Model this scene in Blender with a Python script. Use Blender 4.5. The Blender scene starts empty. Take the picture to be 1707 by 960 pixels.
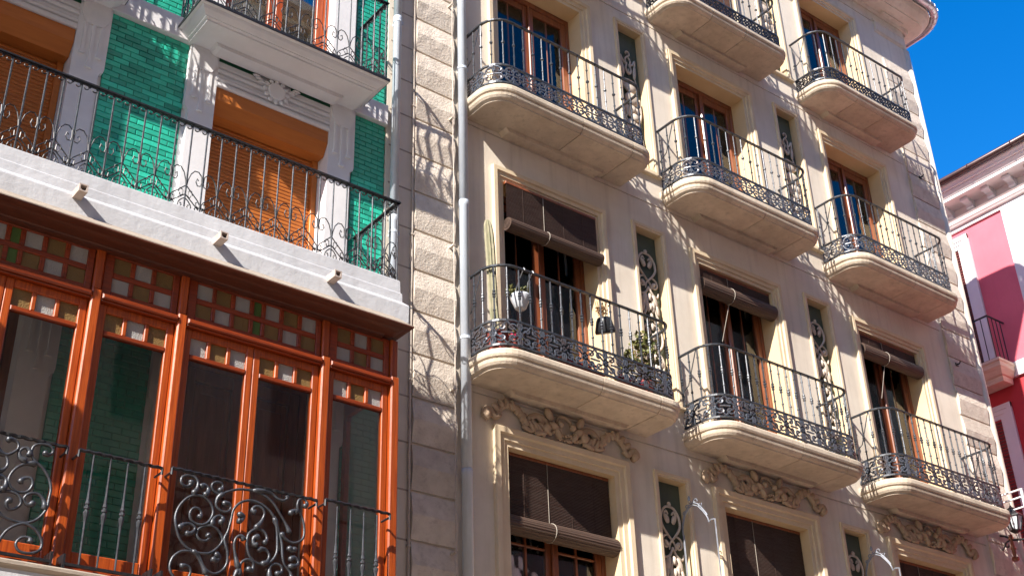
import bpy, bmesh, math, random
from mathutils import Vector, Matrix
random.seed(7)
R = math.radians
# ------------------------------------------------------------------ camera, world, sun
SC = bpy.context.scene
COL = SC.collection
cam = bpy.data.cameras.new('camera'); cam_o = bpy.data.objects.new('camera', cam); COL.objects.link(cam_o)
cr = Vector((0.7885614, -0.6142958, -0.0284882)); cu = Vector((-0.2846289, -0.4056543, 0.8685799)); cf = Vector((0.5451214, 0.6768200, 0.4947296))
M = Matrix((cr, cu, -cf)).transposed().to_4x4(); M.translation = Vector((-7.688454, -9.658727, -8.451298))
cam_o.matrix_world = M
cam.sensor_width = 36.0; cam.lens = 2144.1157 / 1707 * 36.0; cam.clip_start = .05; cam.clip_end = 2000
SC.camera = cam_o

SUN_DIR = Vector((2.5, 1.0, -2.05)).normalized()          # the way the light travels
el = math.asin(-SUN_DIR.z); az = math.atan2(-SUN_DIR.x, -SUN_DIR.y)   # azimuth from +y, clockwise towards +x
W = bpy.data.worlds.new('World'); SC.world = W; W.use_nodes = True
nt = W.node_tree; nt.nodes.clear()
sky = nt.nodes.new('ShaderNodeTexSky'); sky.sky_type = 'NISHITA'; sky.sun_disc = False
sky.sun_elevation = el; sky.sun_rotation = az
sky.altitude = 400; sky.air_density = 1.0; sky.dust_density = 0.2; sky.ozone_density = 3.0
hs = nt.nodes.new('ShaderNodeHueSaturation'); hs.inputs['Hue'].default_value = .506; hs.inputs['Saturation'].default_value = 1.40; hs.inputs['Value'].default_value = 0.95
bg = nt.nodes.new('ShaderNodeBackground'); bg.inputs['Strength'].default_value = 0.14
wo = nt.nodes.new('ShaderNodeOutputWorld')
nt.links.new(sky.outputs[0], hs.inputs['Color']); nt.links.new(hs.outputs[0], bg.inputs['Color']); nt.links.new(bg.outputs[0], wo.inputs['Surface'])
sl = bpy.data.lights.new('sun', 'SUN'); sl.energy = 5.0; sl.angle = R(0.5); sl.color = (1.0, .93, .84)
so = bpy.data.objects.new('sun', sl); COL.objects.link(so)
so.rotation_euler = SUN_DIR.to_track_quat('-Z', 'Y').to_euler(); so.location = (-20, -10, 20)
SC.view_settings.view_transform = 'Standard'; SC.view_settings.look = 'None'
SC.view_settings.exposure = 1.10; SC.view_settings.gamma = 1.0; SC.view_settings.use_curve_mapping = False
SC.cycles.max_bounces = 8; SC.cycles.transparent_max_bounces = 16; SC.cycles.caustics_reflective = False; SC.cycles.caustics_refractive = False
SC.cycles.use_denoising = True

# ------------------------------------------------------------------ materials
def node_mat(name):
    m = bpy.data.materials.new(name); m.use_nodes = True
    return m, m.node_tree, m.node_tree.nodes['Principled BSDF']
def mat(name, col, rough=.8, col2=None, nscale=3.0, stretch=(1, 1, 1), bump=0.0, bscale=40.0, metal=0.0, spec=.5, coat=0.0,
        vary=0.0, contrast=(.35, .65), streak=0.0, spot=0.0):
    """base colour mixed with a second tone by noise, an optional fine bump, optional rain streaks, optional per-object tone"""
    m, t, b = node_mat(name); N = t.nodes.new; L = t.links.new
    tc = N('ShaderNodeTexCoord'); mp = N('ShaderNodeMapping'); mp.inputs['Scale'].default_value = stretch
    geo = N('ShaderNodeNewGeometry')
    L(geo.outputs['Position'], mp.inputs['Vector'])
    n1 = N('ShaderNodeTexNoise'); n1.inputs['Scale'].default_value = nscale; n1.inputs['Detail'].default_value = 6; n1.inputs['Roughness'].default_value = .6
    L(mp.outputs[0], n1.inputs['Vector'])
    rp = N('ShaderNodeMapRange'); rp.inputs['From Min'].default_value = contrast[0]; rp.inputs['From Max'].default_value = contrast[1]
    L(n1.outputs['Fac'], rp.inputs['Value'])
    mx = N('ShaderNodeMix'); mx.data_type = 'RGBA'
    mx.inputs['A'].default_value = (*col, 1); mx.inputs['B'].default_value = (*(col2 or col), 1)
    L(rp.outputs[0], mx.inputs['Factor']); out = mx.outputs['Result']
    if streak:
        m2 = N('ShaderNodeMapping'); m2.inputs['Scale'].default_value = (7, 7, .5); L(geo.outputs['Position'], m2.inputs['Vector'])
        n2 = N('ShaderNodeTexNoise'); n2.inputs['Scale'].default_value = 1.6; n2.inputs['Detail'].default_value = 5; L(m2.outputs[0], n2.inputs['Vector'])
        r2 = N('ShaderNodeMapRange'); r2.inputs['From Min'].default_value = .5; r2.inputs['From Max'].default_value = .75; r2.inputs['To Max'].default_value = streak
        L(n2.outputs['Fac'], r2.inputs['Value'])
        x2 = N('ShaderNodeMix'); x2.data_type = 'RGBA'; L(r2.outputs[0], x2.inputs['Factor']); L(out, x2.inputs['A'])
        x2.inputs['B'].default_value = (col[0]*.45, col[1]*.42, col[2]*.4, 1); out = x2.outputs['Result']
    if spot:
        n3 = N('ShaderNodeTexNoise'); n3.inputs['Scale'].default_value = 14; n3.inputs['Detail'].default_value = 8; n3.inputs['Roughness'].default_value = .7; L(geo.outputs['Position'], n3.inputs['Vector'])
        r3 = N('ShaderNodeMapRange'); r3.inputs['From Min'].default_value = .55; r3.inputs['From Max'].default_value = .72; r3.inputs['To Max'].default_value = spot
        L(n3.outputs['Fac'], r3.inputs['Value'])
        x3 = N('ShaderNodeMix'); x3.data_type = 'RGBA'; L(r3.outputs[0], x3.inputs['Factor']); L(out, x3.inputs['A'])
        x3.inputs['B'].default_value = (col[0]*.35, col[1]*.33, col[2]*.32, 1); out = x3.outputs['Result']
    if vary:
        oi = N('ShaderNodeObjectInfo'); r4 = N('ShaderNodeMapRange'); r4.inputs['To Min'].default_value = 1 - vary; r4.inputs['To Max'].default_value = 1 + vary
        L(oi.outputs['Random'], r4.inputs['Value'])
        hv = N('ShaderNodeHueSaturation'); L(r4.outputs[0], hv.inputs['Value']); L(out, hv.inputs['Color']); out = hv.outputs[0]
    L(out, b.inputs['Base Color'])
    b.inputs['Roughness'].default_value = rough; b.inputs['Metallic'].default_value = metal
    b.inputs['Specular IOR Level'].default_value = spec
    if coat: b.inputs['Coat Weight'].default_value = coat; b.inputs['Coat Roughness'].default_value = .12
    if bump:
        mb = N('ShaderNodeMapping'); mb.inputs['Scale'].default_value = stretch; L(geo.outputs['Position'], mb.inputs['Vector'])
        nb = N('ShaderNodeTexNoise'); nb.inputs['Scale'].default_value = bscale; nb.inputs['Detail'].default_value = 5; nb.inputs['Roughness'].default_value = .65; L(mb.outputs[0], nb.inputs['Vector'])
        bp = N('ShaderNodeBump'); bp.inputs['Strength'].default_value = 1.0; bp.inputs['Distance'].default_value = bump
        L(nb.outputs['Fac'], bp.inputs['Height']); L(bp.outputs[0], b.inputs['Normal'])
    return m
def glass_mat(name, tint, refl_rough=.02, ior=1.5, refl=1.8, wave=.00012):
    """a thin pane: clear tinted passage plus a Fresnel reflection with slight waviness"""
    m = bpy.data.materials.new(name); m.use_nodes = True; t = m.node_tree; t.nodes.clear(); N = t.nodes.new; L = t.links.new
    tr = N('ShaderNodeBsdfTransparent'); tr.inputs['Color'].default_value = (*tint, 1)
    gl = N('ShaderNodeBsdfGlossy'); gl.inputs['Roughness'].default_value = refl_rough; gl.inputs['Color'].default_value = (1, 1, 1, 1)
    fr = N('ShaderNodeFresnel'); fr.inputs['IOR'].default_value = ior
    mu = N('ShaderNodeMath'); mu.operation = 'MULTIPLY'; mu.inputs[1].default_value = refl; mu.use_clamp = True; L(fr.outputs[0], mu.inputs[0])
    mx = N('ShaderNodeMixShader'); L(mu.outputs[0], mx.inputs[0]); L(tr.outputs[0], mx.inputs[1]); L(gl.outputs[0], mx.inputs[2])
    geo = N('ShaderNodeNewGeometry'); nb = N('ShaderNodeTexNoise'); nb.inputs['Scale'].default_value = 2.5; L(geo.outputs['Position'], nb.inputs['Vector'])
    bp = N('ShaderNodeBump'); bp.inputs['Distance'].default_value = wave * 20; L(nb.outputs['Fac'], bp.inputs['Height']); L(bp.outputs[0], gl.inputs['Normal'])
    o = N('ShaderNodeOutputMaterial'); L(mx.outputs[0], o.inputs['Surface'])
    return m
def frosted(name, col):
    m, t, b = node_mat(name); N = t.nodes.new; L = t.links.new
    b.inputs['Base Color'].default_value = (*col, 1); b.inputs['Roughness'].default_value = .3; b.inputs['Specular IOR Level'].default_value = .6
    geo = N('ShaderNodeNewGeometry'); v = N('ShaderNodeTexVoronoi'); v.inputs['Scale'].default_value = 110; L(geo.outputs['Position'], v.inputs['Vector'])
    bp = N('ShaderNodeBump'); bp.inputs['Distance'].default_value = .004; L(v.outputs['Distance'], bp.inputs['Height']); L(bp.outputs[0], b.inputs['Normal'])
    tl = N('ShaderNodeBsdfTranslucent'); tl.inputs['Color'].default_value = (*col, 1)
    mx = N('ShaderNodeMixShader'); mx.inputs[0].default_value = .3; L(b.outputs[0], mx.inputs[1]); L(tl.outputs[0], mx.inputs[2])
    L(mx.outputs[0], t.nodes['Material Output'].inputs['Surface'])
    return m
MT = dict(
    stucco=mat('cream_stucco', (.79, .715, .61), .9, (.67, .59, .49), 1.1, bump=.004, bscale=90, streak=.26, spot=.09),
    trim=mat('ochre_trim_paint', (.74, .61, .43), .8, (.66, .53, .36), 3, bump=.0015, bscale=90, streak=.10),
    reveal=mat('ochre_reveal_paint', (.74, .56, .34), .8, (.68, .50, .29), 3, bump=.0015, bscale=90),
    quoin=mat('rough_quoin_stone', (.70, .62, .53), .95, (.58, .50, .42), 7, bump=.012, bscale=38, vary=.10, spot=.30),
    joint=mat('quoin_joint_mortar', (.40, .33, .27), .95, (.34, .28, .23), 6),
    balcony=mat('balcony_stone', (.66, .56, .44), .92, (.53, .44, .34), 4, bump=.004, bscale=70, vary=.12, spot=.42, streak=.28),
    nose=mat('weathered_slab_edge', (.52, .43, .34), .92, (.33, .26, .20), 9, bump=.006, bscale=60, spot=.5),
    relief=mat('relief_plaster', (.50, .38, .27), .9, (.40, .29, .20), 8, bump=.003, bscale=60, spot=.3),
    stucco_lace=mat('niche_plaster', (.72, .62, .52), .9, (.58, .49, .40), 14, bump=.002, bscale=80, spot=.25),
    niche=mat('dark_green_niche', (.085, .115, .088), .6, (.06, .085, .065), 3),
    iron=mat('wrought_iron', (.070, .078, .094), .38, (.032, .034, .040), 30, metal=.35, spec=.6, bump=.0015, bscale=140),
    iron_rust=mat('iron_lattice', (.105, .122, .155), .36, (.095, .055, .038), 9, contrast=(.45, .75), metal=.3, spec=.6, bump=.0015, bscale=120),
    iron_black=mat('black_iron', (.022, .022, .026), .42, (.012, .012, .014), 30, metal=.2, spec=.6),
    grille=mat('forged_grille', (.085, .092, .105), .38, (.045, .047, .055), 22, metal=.45, spec=.6, bump=.002, bscale=90),
    brown=mat('brown_window_wood', (.28, .088, .034), .35, (.19, .054, .022), 3, (12, 12, 1), spec=.5, coat=.3),
    orange=mat('orange_varnished_wood', (.47, .088, .010), .38, (.26, .038, .005), 4, (18, 18, .7), bump=.0012, bscale=18, spec=.45, coat=.12, vary=.12, spot=.26),
    orange_h=mat('orange_varnished_shaded', (.30, .044, .006), .38, (.16, .022, .004), 4, (.7, 18, 18), bump=.0012, bscale=18, spec=.45, coat=.12, vary=.12, spot=.26),  # orange wood with the shade under the bay cornice put into its colour
    bayhead=mat('shade_darkened_rail', (.11, .028, .013), .5, (.07, .018, .009), 4, (.9, 14, 14), bump=.001, bscale=18, spec=.4),  # shade beneath the slab is painted into this dark cornice wood
    darkwood=mat('dark_brown_door', (.22, .075, .045), .45, (.13, .042, .026), 3, (10, 10, 1), spec=.4),
    shutter=mat('orange_shutter', (.52, .165, .032), .45, (.45, .135, .026), 4, (.6, 6, 6), spec=.45, vary=.05),
    white=mat('white_paint', (.78, .77, .78), .7, (.70, .69, .70), 3, bump=.0015, bscale=50),
    slabwhite=mat('white_slab_paint', (.60, .605, .625), .75, (.51, .515, .535), 2.2, bump=.005, bscale=14, streak=.20),
    eave=mat('peeling_stone_eave', (.42, .35, .28), .9, (.30, .25, .20), 8, (1, 6, 6), bump=.003, bscale=50, spot=.3),
    tile=mat('green_glazed_tile', (.035, .50, .35), .13, (.026, .41, .285), 7, spec=.6, vary=.34, bump=.0012, bscale=18),
    grout=mat('green_grout', (.025, .30, .205), .7, (.02, .24, .165), 6),
    greenstrip=mat('green_inlay', (.01, .10, .05), .35, (.008, .08, .04), 6),
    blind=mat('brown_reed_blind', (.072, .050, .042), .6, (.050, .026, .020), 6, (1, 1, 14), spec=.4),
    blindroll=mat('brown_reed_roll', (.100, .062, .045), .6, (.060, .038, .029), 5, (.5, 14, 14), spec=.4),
    blindlit=mat('sunlit_brown_reed_blind', (.34, .20, .145), .65, (.22, .125, .09), 6, (1, 1, 14), spec=.3),  # lit copy of the reed blind, sunlight baked into its paler tone
    cord=mat('pale_cord', (.40, .36, .31), .8),
    curtain=mat('pale_curtain', (.76, .73, .66), .9, (.62, .59, .53), 6, (10, 10, .4)),
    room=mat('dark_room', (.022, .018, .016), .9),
    zinc=mat('zinc_pipe', (.60, .66, .74), .42, (.50, .55, .62), 4, (3, 3, .6), metal=.0, spec=.5, streak=.25),
    steel=mat('gutter_zinc', (.55, .53, .55), .35, (.42, .40, .42), 4, metal=.7, spec=.5),
    cable=mat('pale_cable', (.62, .54, .46), .7, (.45, .38, .32), 6),
    pink=mat('pink_paint', (.74, .165, .215), .85, (.67, .14, .185), 1.1, bump=.002, bscale=30, streak=.06),
    red=mat('red_paint', (.55, .045, .055), .85, (.48, .040, .055), 2.5, bump=.001, bscale=60),
    pinkwhite=mat('white_band_paint', (.78, .76, .77), .8, (.72, .70, .71), 2, bump=.001, bscale=60),
    roseeave=mat('rose_cornice_paint', (.84, .76, .73), .8, (.76, .67, .64), 3, (1, 1, 5)),
    pinkstone=mat('pink_side_stone', (.66, .58, .47), .85, (.54, .46, .37), 4, (1, 1, 8)),
    gutter=mat('brown_gutter', (.085, .045, .042), .35, (.06, .03, .03), 5, metal=.3),
    redlouver=mat('red_louver', (.17, .035, .03), .5, (.12, .025, .02), 5),
    street=mat('street_paving', (.46, .38, .29), .9, (.37, .30, .23), .8, bump=.004, bscale=20),
    facade=mat('opposite_render', (.74, .62, .47), .9, (.64, .53, .39), 1.2, streak=.3),
    oldshutter=mat('faded_wood_shutter', (.34, .28, .21), .7, (.27, .22, .16), 4, (1, 1, 9)),
    dark=mat('dark_opening', (.03, .028, .03), .3),
    cactus=mat('cactus_skin', (.21, .21, .12), .8, (.34, .30, .20), 20, (1, 1, .4), bump=.002, bscale=90),
    leaf=mat('pot_plant_leaf', (.085, .11, .022), .55, (.19, .17, .05), 20, vary=.2),
    dryleaf=mat('dry_plant_leaf', (.30, .17, .07), .7, (.20, .10, .04), 20),
    potwhite=mat('white_glazed_pot', (.70, .74, .78), .25, (.60, .63, .68), 6, spec=.6),
    potdark=mat('dark_plastic_pot', (.020, .022, .026), .4),
    flower=mat('pink_flower', (.62, .04, .16), .6, (.50, .02, .05), 30),
    terracotta=mat('red_terracotta', (.30, .06, .05), .7, (.22, .045, .035), 8),
    screenwhite=mat('silver_iron_paint', (.34, .36, .41), .42, (.20, .22, .26), 14, metal=.3),
    spout=mat('clay_spout', (.50, .42, .37), .85, (.40, .32, .28), 14),
    glass=glass_mat('window_glass', (.92, .93, .92), refl=1.05),
    bayglass=glass_mat('bay_glass', (.95, .95, .93), refl=.6, wave=.00003),
    fw=frosted('frosted_white_glass', (.52, .51, .49)), fa=frosted('amber_glass', (.30, .19, .07)), fg=frosted('green_glass', (.12, .23, .06)),
)

# ------------------------------------------------------------------ mesh helpers
WL = {}                                                   # world location of every empty / parent
class MB:
    def __init__(s): s.v = []; s.f = []; s.mi = []; s.cur = 0
    def add(s, vs, fs):
        b = len(s.v); s.v += [tuple(p) for p in vs]; s.f += [tuple(b + i for i in f) for f in fs]; s.mi += [s.cur] * len(fs); return s
    def box(s, x0, y0, z0, x1, y1, z1):
        return s.add([(x0, y0, z0), (x1, y0, z0), (x1, y1, z0), (x0, y1, z0), (x0, y0, z1), (x1, y0, z1), (x1, y1, z1), (x0, y1, z1)],
                     [(0, 3, 2, 1), (4, 5, 6, 7), (0, 1, 5, 4), (1, 2, 6, 5), (2, 3, 7, 6), (3, 0, 4, 7)])
    def cbox(s, x0, y0, z0, x1, y1, z1, c=.006):
        """box whose street-side (-y) edges are chamfered"""
        v = [(x0, y1, z0), (x1, y1, z0), (x1, y1, z1), (x0, y1, z1), (x0, y0 + c, z0), (x1, y0 + c, z0), (x1, y0 + c, z1), (x0, y0 + c, z1),
             (x0 + c, y0, z0 + c), (x1 - c, y0, z0 + c), (x1 - c, y0, z1 - c), (x0 + c, y0, z1 - c)]
        return s.add(v, [(0, 3, 2, 1), (0, 1, 5, 4), (1, 2, 6, 5), (2, 3, 7, 6), (3, 0, 4, 7), (4, 5, 9, 8), (5, 6, 10, 9), (6, 7, 11, 10), (7, 4, 8, 11), (8, 9, 10, 11)])
    def prism(s, poly, axis, a, b):
        """polygon of 2D points pushed along an axis from a to b"""
        n = len(poly)
        def p(q, t): return (t, q[0], q[1]) if axis == 'x' else ((q[0], t, q[1]) if axis == 'y' else (q[0], q[1], t))
        vs = [p(q, a) for q in poly] + [p(q, b) for q in poly]
        return s.add(vs, [tuple(range(n - 1, -1, -1)), tuple(range(n, 2 * n))] + [(i, (i + 1) % n, n + (i + 1) % n, n + i) for i in range(n)])
    def tube(s, pts, r, n=6, caps=True, flat=1.0):
        P = [Vector(p) for p in pts]; k = len(P)
        if k < 2: return s
        T = [(P[min(i + 1, k - 1)] - P[max(i - 1, 0)]).normalized() for i in range(k)]
        up = Vector((0, 1, 0)) if abs(T[0].y) < .9 else Vector((1, 0, 0))
        nx = (up - T[0] * up.dot(T[0])).normalized(); vs = []
        for i in range(k):
            nx = (nx - T[i] * nx.dot(T[i]));
            nx = nx.normalized() if nx.length > 1e-6 else T[i].orthogonal().normalized()
            bn = T[i].cross(nx); rr = r[i] if isinstance(r, (list, tuple)) else r
            for j in range(n):
                a = 2 * math.pi * (j + .5) / n
                vs.append(P[i] + nx * (math.cos(a) * rr * flat) + bn * (math.sin(a) * rr))
        fs = [(i * n + j, i * n + (j + 1) % n, (i + 1) * n + (j + 1) % n, (i + 1) * n + j) for i in range(k - 1) for j in range(n)]
        if caps: fs += [tuple(range(n - 1, -1, -1)), tuple(range((k - 1) * n, k * n))]
        return s.add(vs, fs)
    def lathe(s, prof, n=8, loc=(0, 0, 0), cap=True):
        vs = [(loc[0] + r * math.cos(2 * math.pi * j / n), loc[1] + r * math.sin(2 * math.pi * j / n), loc[2] + z) for z, r in prof for j in range(n)]
        k = len(prof)
        fs = [(i * n + j, i * n + (j + 1) % n, (i + 1) * n + (j + 1) % n, (i + 1) * n + j) for i in range(k - 1) for j in range(n)]
        if cap: fs += [tuple(range(n - 1, -1, -1)), tuple(range((k - 1) * n, k * n))]
        return s.add(vs, fs)
    def blob(s, c, r, n=8, m=5, rot=None):
        vs = []; fs = []
        for i in range(m + 1):
            th = math.pi * i / m
            for j in range(n):
                ph = 2 * math.pi * j / n
                p = Vector((r[0] * math.sin(th) * math.cos(ph), r[1] * math.sin(th) * math.sin(ph), r[2] * math.cos(th)))
                if rot is not None: p = rot @ p
                vs.append(p + Vector(c))
        fs = [(i * n + j, i * n + (j + 1) % n, (i + 1) * n + (j + 1) % n, (i + 1) * n + j) for i in range(m) for j in range(n)]
        return s.add(vs, fs)
    def loops(s, loops, closed=True, cap=True):
        n = len(loops[0]); vs = [p for l in loops for p in l]; m = n if closed else n - 1
        fs = [(i * n + j, i * n + (j + 1) % n, (i + 1) * n + (j + 1) % n, (i + 1) * n + j) for i in range(len(loops) - 1) for j in range(m)]
        if cap: fs += [tuple(range(n - 1, -1, -1)), tuple(range((len(loops) - 1) * n, len(loops) * n))]
        return s.add(vs, fs)
    def quad(s, a, b, c, d): return s.add([a, b, c, d], [(0, 1, 2, 3)])
    def mesh(s, name, *ms, smooth=False, off=(0, 0, 0), fix=True):
        me = bpy.data.meshes.new(name)
        me.from_pydata([(p[0] - off[0], p[1] - off[1], p[2] - off[2]) for p in s.v], [], s.f)
        for m in ms: me.materials.append(MT[m])
        if len(ms) > 1: me.polygons.foreach_set('material_index', s.mi)
        if fix:
            b = bmesh.new(); b.from_mesh(me); bmesh.ops.remove_doubles(b, verts=b.verts, dist=1e-5); bmesh.ops.recalc_face_normals(b, faces=b.faces); b.to_mesh(me); b.free()
        if smooth: me.shade_smooth()
        me.update(); return me
def link(name, me, parent=None, loc=(0, 0, 0), rz=0.0, kind=None, scale=None):
    o = bpy.data.objects.new(name, me); COL.objects.link(o)
    p = WL[parent.name] if parent else (0, 0, 0)
    o.location = (loc[0] - p[0], loc[1] - p[1], loc[2] - p[2]); o.rotation_euler.z = rz
    if parent: o.parent = parent
    if kind: o['kind'] = kind
    if scale: o.scale = scale
    WL[o.name] = loc; return o
def part(name, mb, m, parent, smooth=False, kind=None, fix=True, loc=None):
    """a mesh built in world coordinates, its origin moved to loc (its own middle when not given)"""
    ms = m if isinstance(m, tuple) else (m,)
    if loc is None:
        xs = [p[0] for p in mb.v]; ys = [p[1] for p in mb.v]; zs = [p[2] for p in mb.v]
        loc = ((min(xs) + max(xs)) / 2, (min(ys) + max(ys)) / 2, (min(zs) + max(zs)) / 2)
    return link(name, mb.mesh(name, *ms, smooth=smooth, off=loc, fix=fix), parent, loc, kind=kind)
def group_empty(name, parent, loc):
    return link(name, None, parent, loc)
def thing(name, label, cat, loc, group=None):
    o = bpy.data.objects.new(name, None); COL.objects.link(o); o.location = loc; WL[o.name] = loc; o.empty_display_size = .2
    o['label'] = label; o['category'] = cat
    if group: o['group'] = group
    return o
def tag(o, label, cat, group=None):
    o['label'] = label; o['category'] = cat
    if group: o['group'] = group
    return o
def wall_grid(mb, xs0, xs1, zs0, zs1, y, holes):
    """a wall sheet at y with rectangular recesses (x0,x1,z0,z1,depth,back)"""
    X = sorted({xs0, xs1} | {h[0] for h in holes} | {h[1] for h in holes}); Z = sorted({zs0, zs1} | {h[2] for h in holes} | {h[3] for h in holes})
    X = [x for x in X if xs0 <= x <= xs1]; Z = [z for z in Z if zs0 <= z <= zs1]
    for i in range(len(X) - 1):
        for j in range(len(Z) - 1):
            cx = (X[i] + X[i + 1]) / 2; cz = (Z[j] + Z[j + 1]) / 2
            if any(h[0] < cx < h[1] and h[2] < cz < h[3] for h in holes): continue
            mb.quad((X[i], y, Z[j]), (X[i + 1], y, Z[j]), (X[i + 1], y, Z[j + 1]), (X[i], y, Z[j + 1]))
def reveal(mb, x0, x1, z0, z1, y, d, back=False, bottom=True):
    mb.quad((x0, y, z0), (x0, y, z1), (x0, y + d, z1), (x0, y + d, z0)); mb.quad((x1, y, z1), (x1, y, z0), (x1, y + d, z0), (x1, y + d, z1))
    mb.quad((x0, y, z1), (x1, y, z1), (x1, y + d, z1), (x0, y + d, z1))
    if bottom: mb.quad((x1, y, z0), (x0, y, z0), (x0, y + d, z0), (x1, y + d, z0))
    if back: mb.quad((x0, y + d, z0), (x1, y + d, z0), (x1, y + d, z1), (x0, y + d, z1))
def architrave(mb, x0, x1, z0, z1, prof, sill=False):
    """mitred moulding swept up, over and down round an opening; prof = (distance out, proud of the wall)"""
    rows = []
    for u, p in prof:
        r = [(x0 - u, -p, z0 - (u if sill else 0)), (x0 - u, -p, z1 + u), (x1 + u, -p, z1 + u), (x1 + u, -p, z0 - (u if sill else 0))]
        rows.append(r)
    for a, b in zip(rows, rows[1:]):
        for i in range(4 if sill else 3):
            j = (i + 1) % 4
            mb.quad(a[i], a[j], b[j], b[i])
    return mb
def spiral(cx, cz, r0, r1, a0, a1, n=12):
    return [(cx + (r0 + (r1 - r0) * i / (n - 1)) * math.cos(a0 + (a1 - a0) * i / (n - 1)), cz + (r0 + (r1 - r0) * i / (n - 1)) * math.sin(a0 + (a1 - a0) * i / (n - 1))) for i in range(n)]
def smooth_path(pts, k=3):
    """Catmull-Rom through the points"""
    P = [Vector((p[0], p[1])) for p in pts]; out = []
    for i in range(len(P) - 1):
        p0 = P[max(i - 1, 0)]; p1 = P[i]; p2 = P[i + 1]; p3 = P[min(i + 2, len(P) - 1)]
        for j in range(k):
            t = j / k
            q = .5 * ((2 * p1) + (p2 - p0) * t + (2 * p0 - 5 * p1 + 4 * p2 - p3) * t * t + (3 * p1 - p0 - 3 * p2 + p3) * t ** 3)
            out.append((q.x, q.y))
    out.append((P[-1].x, P[-1].y)); return out
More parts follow.
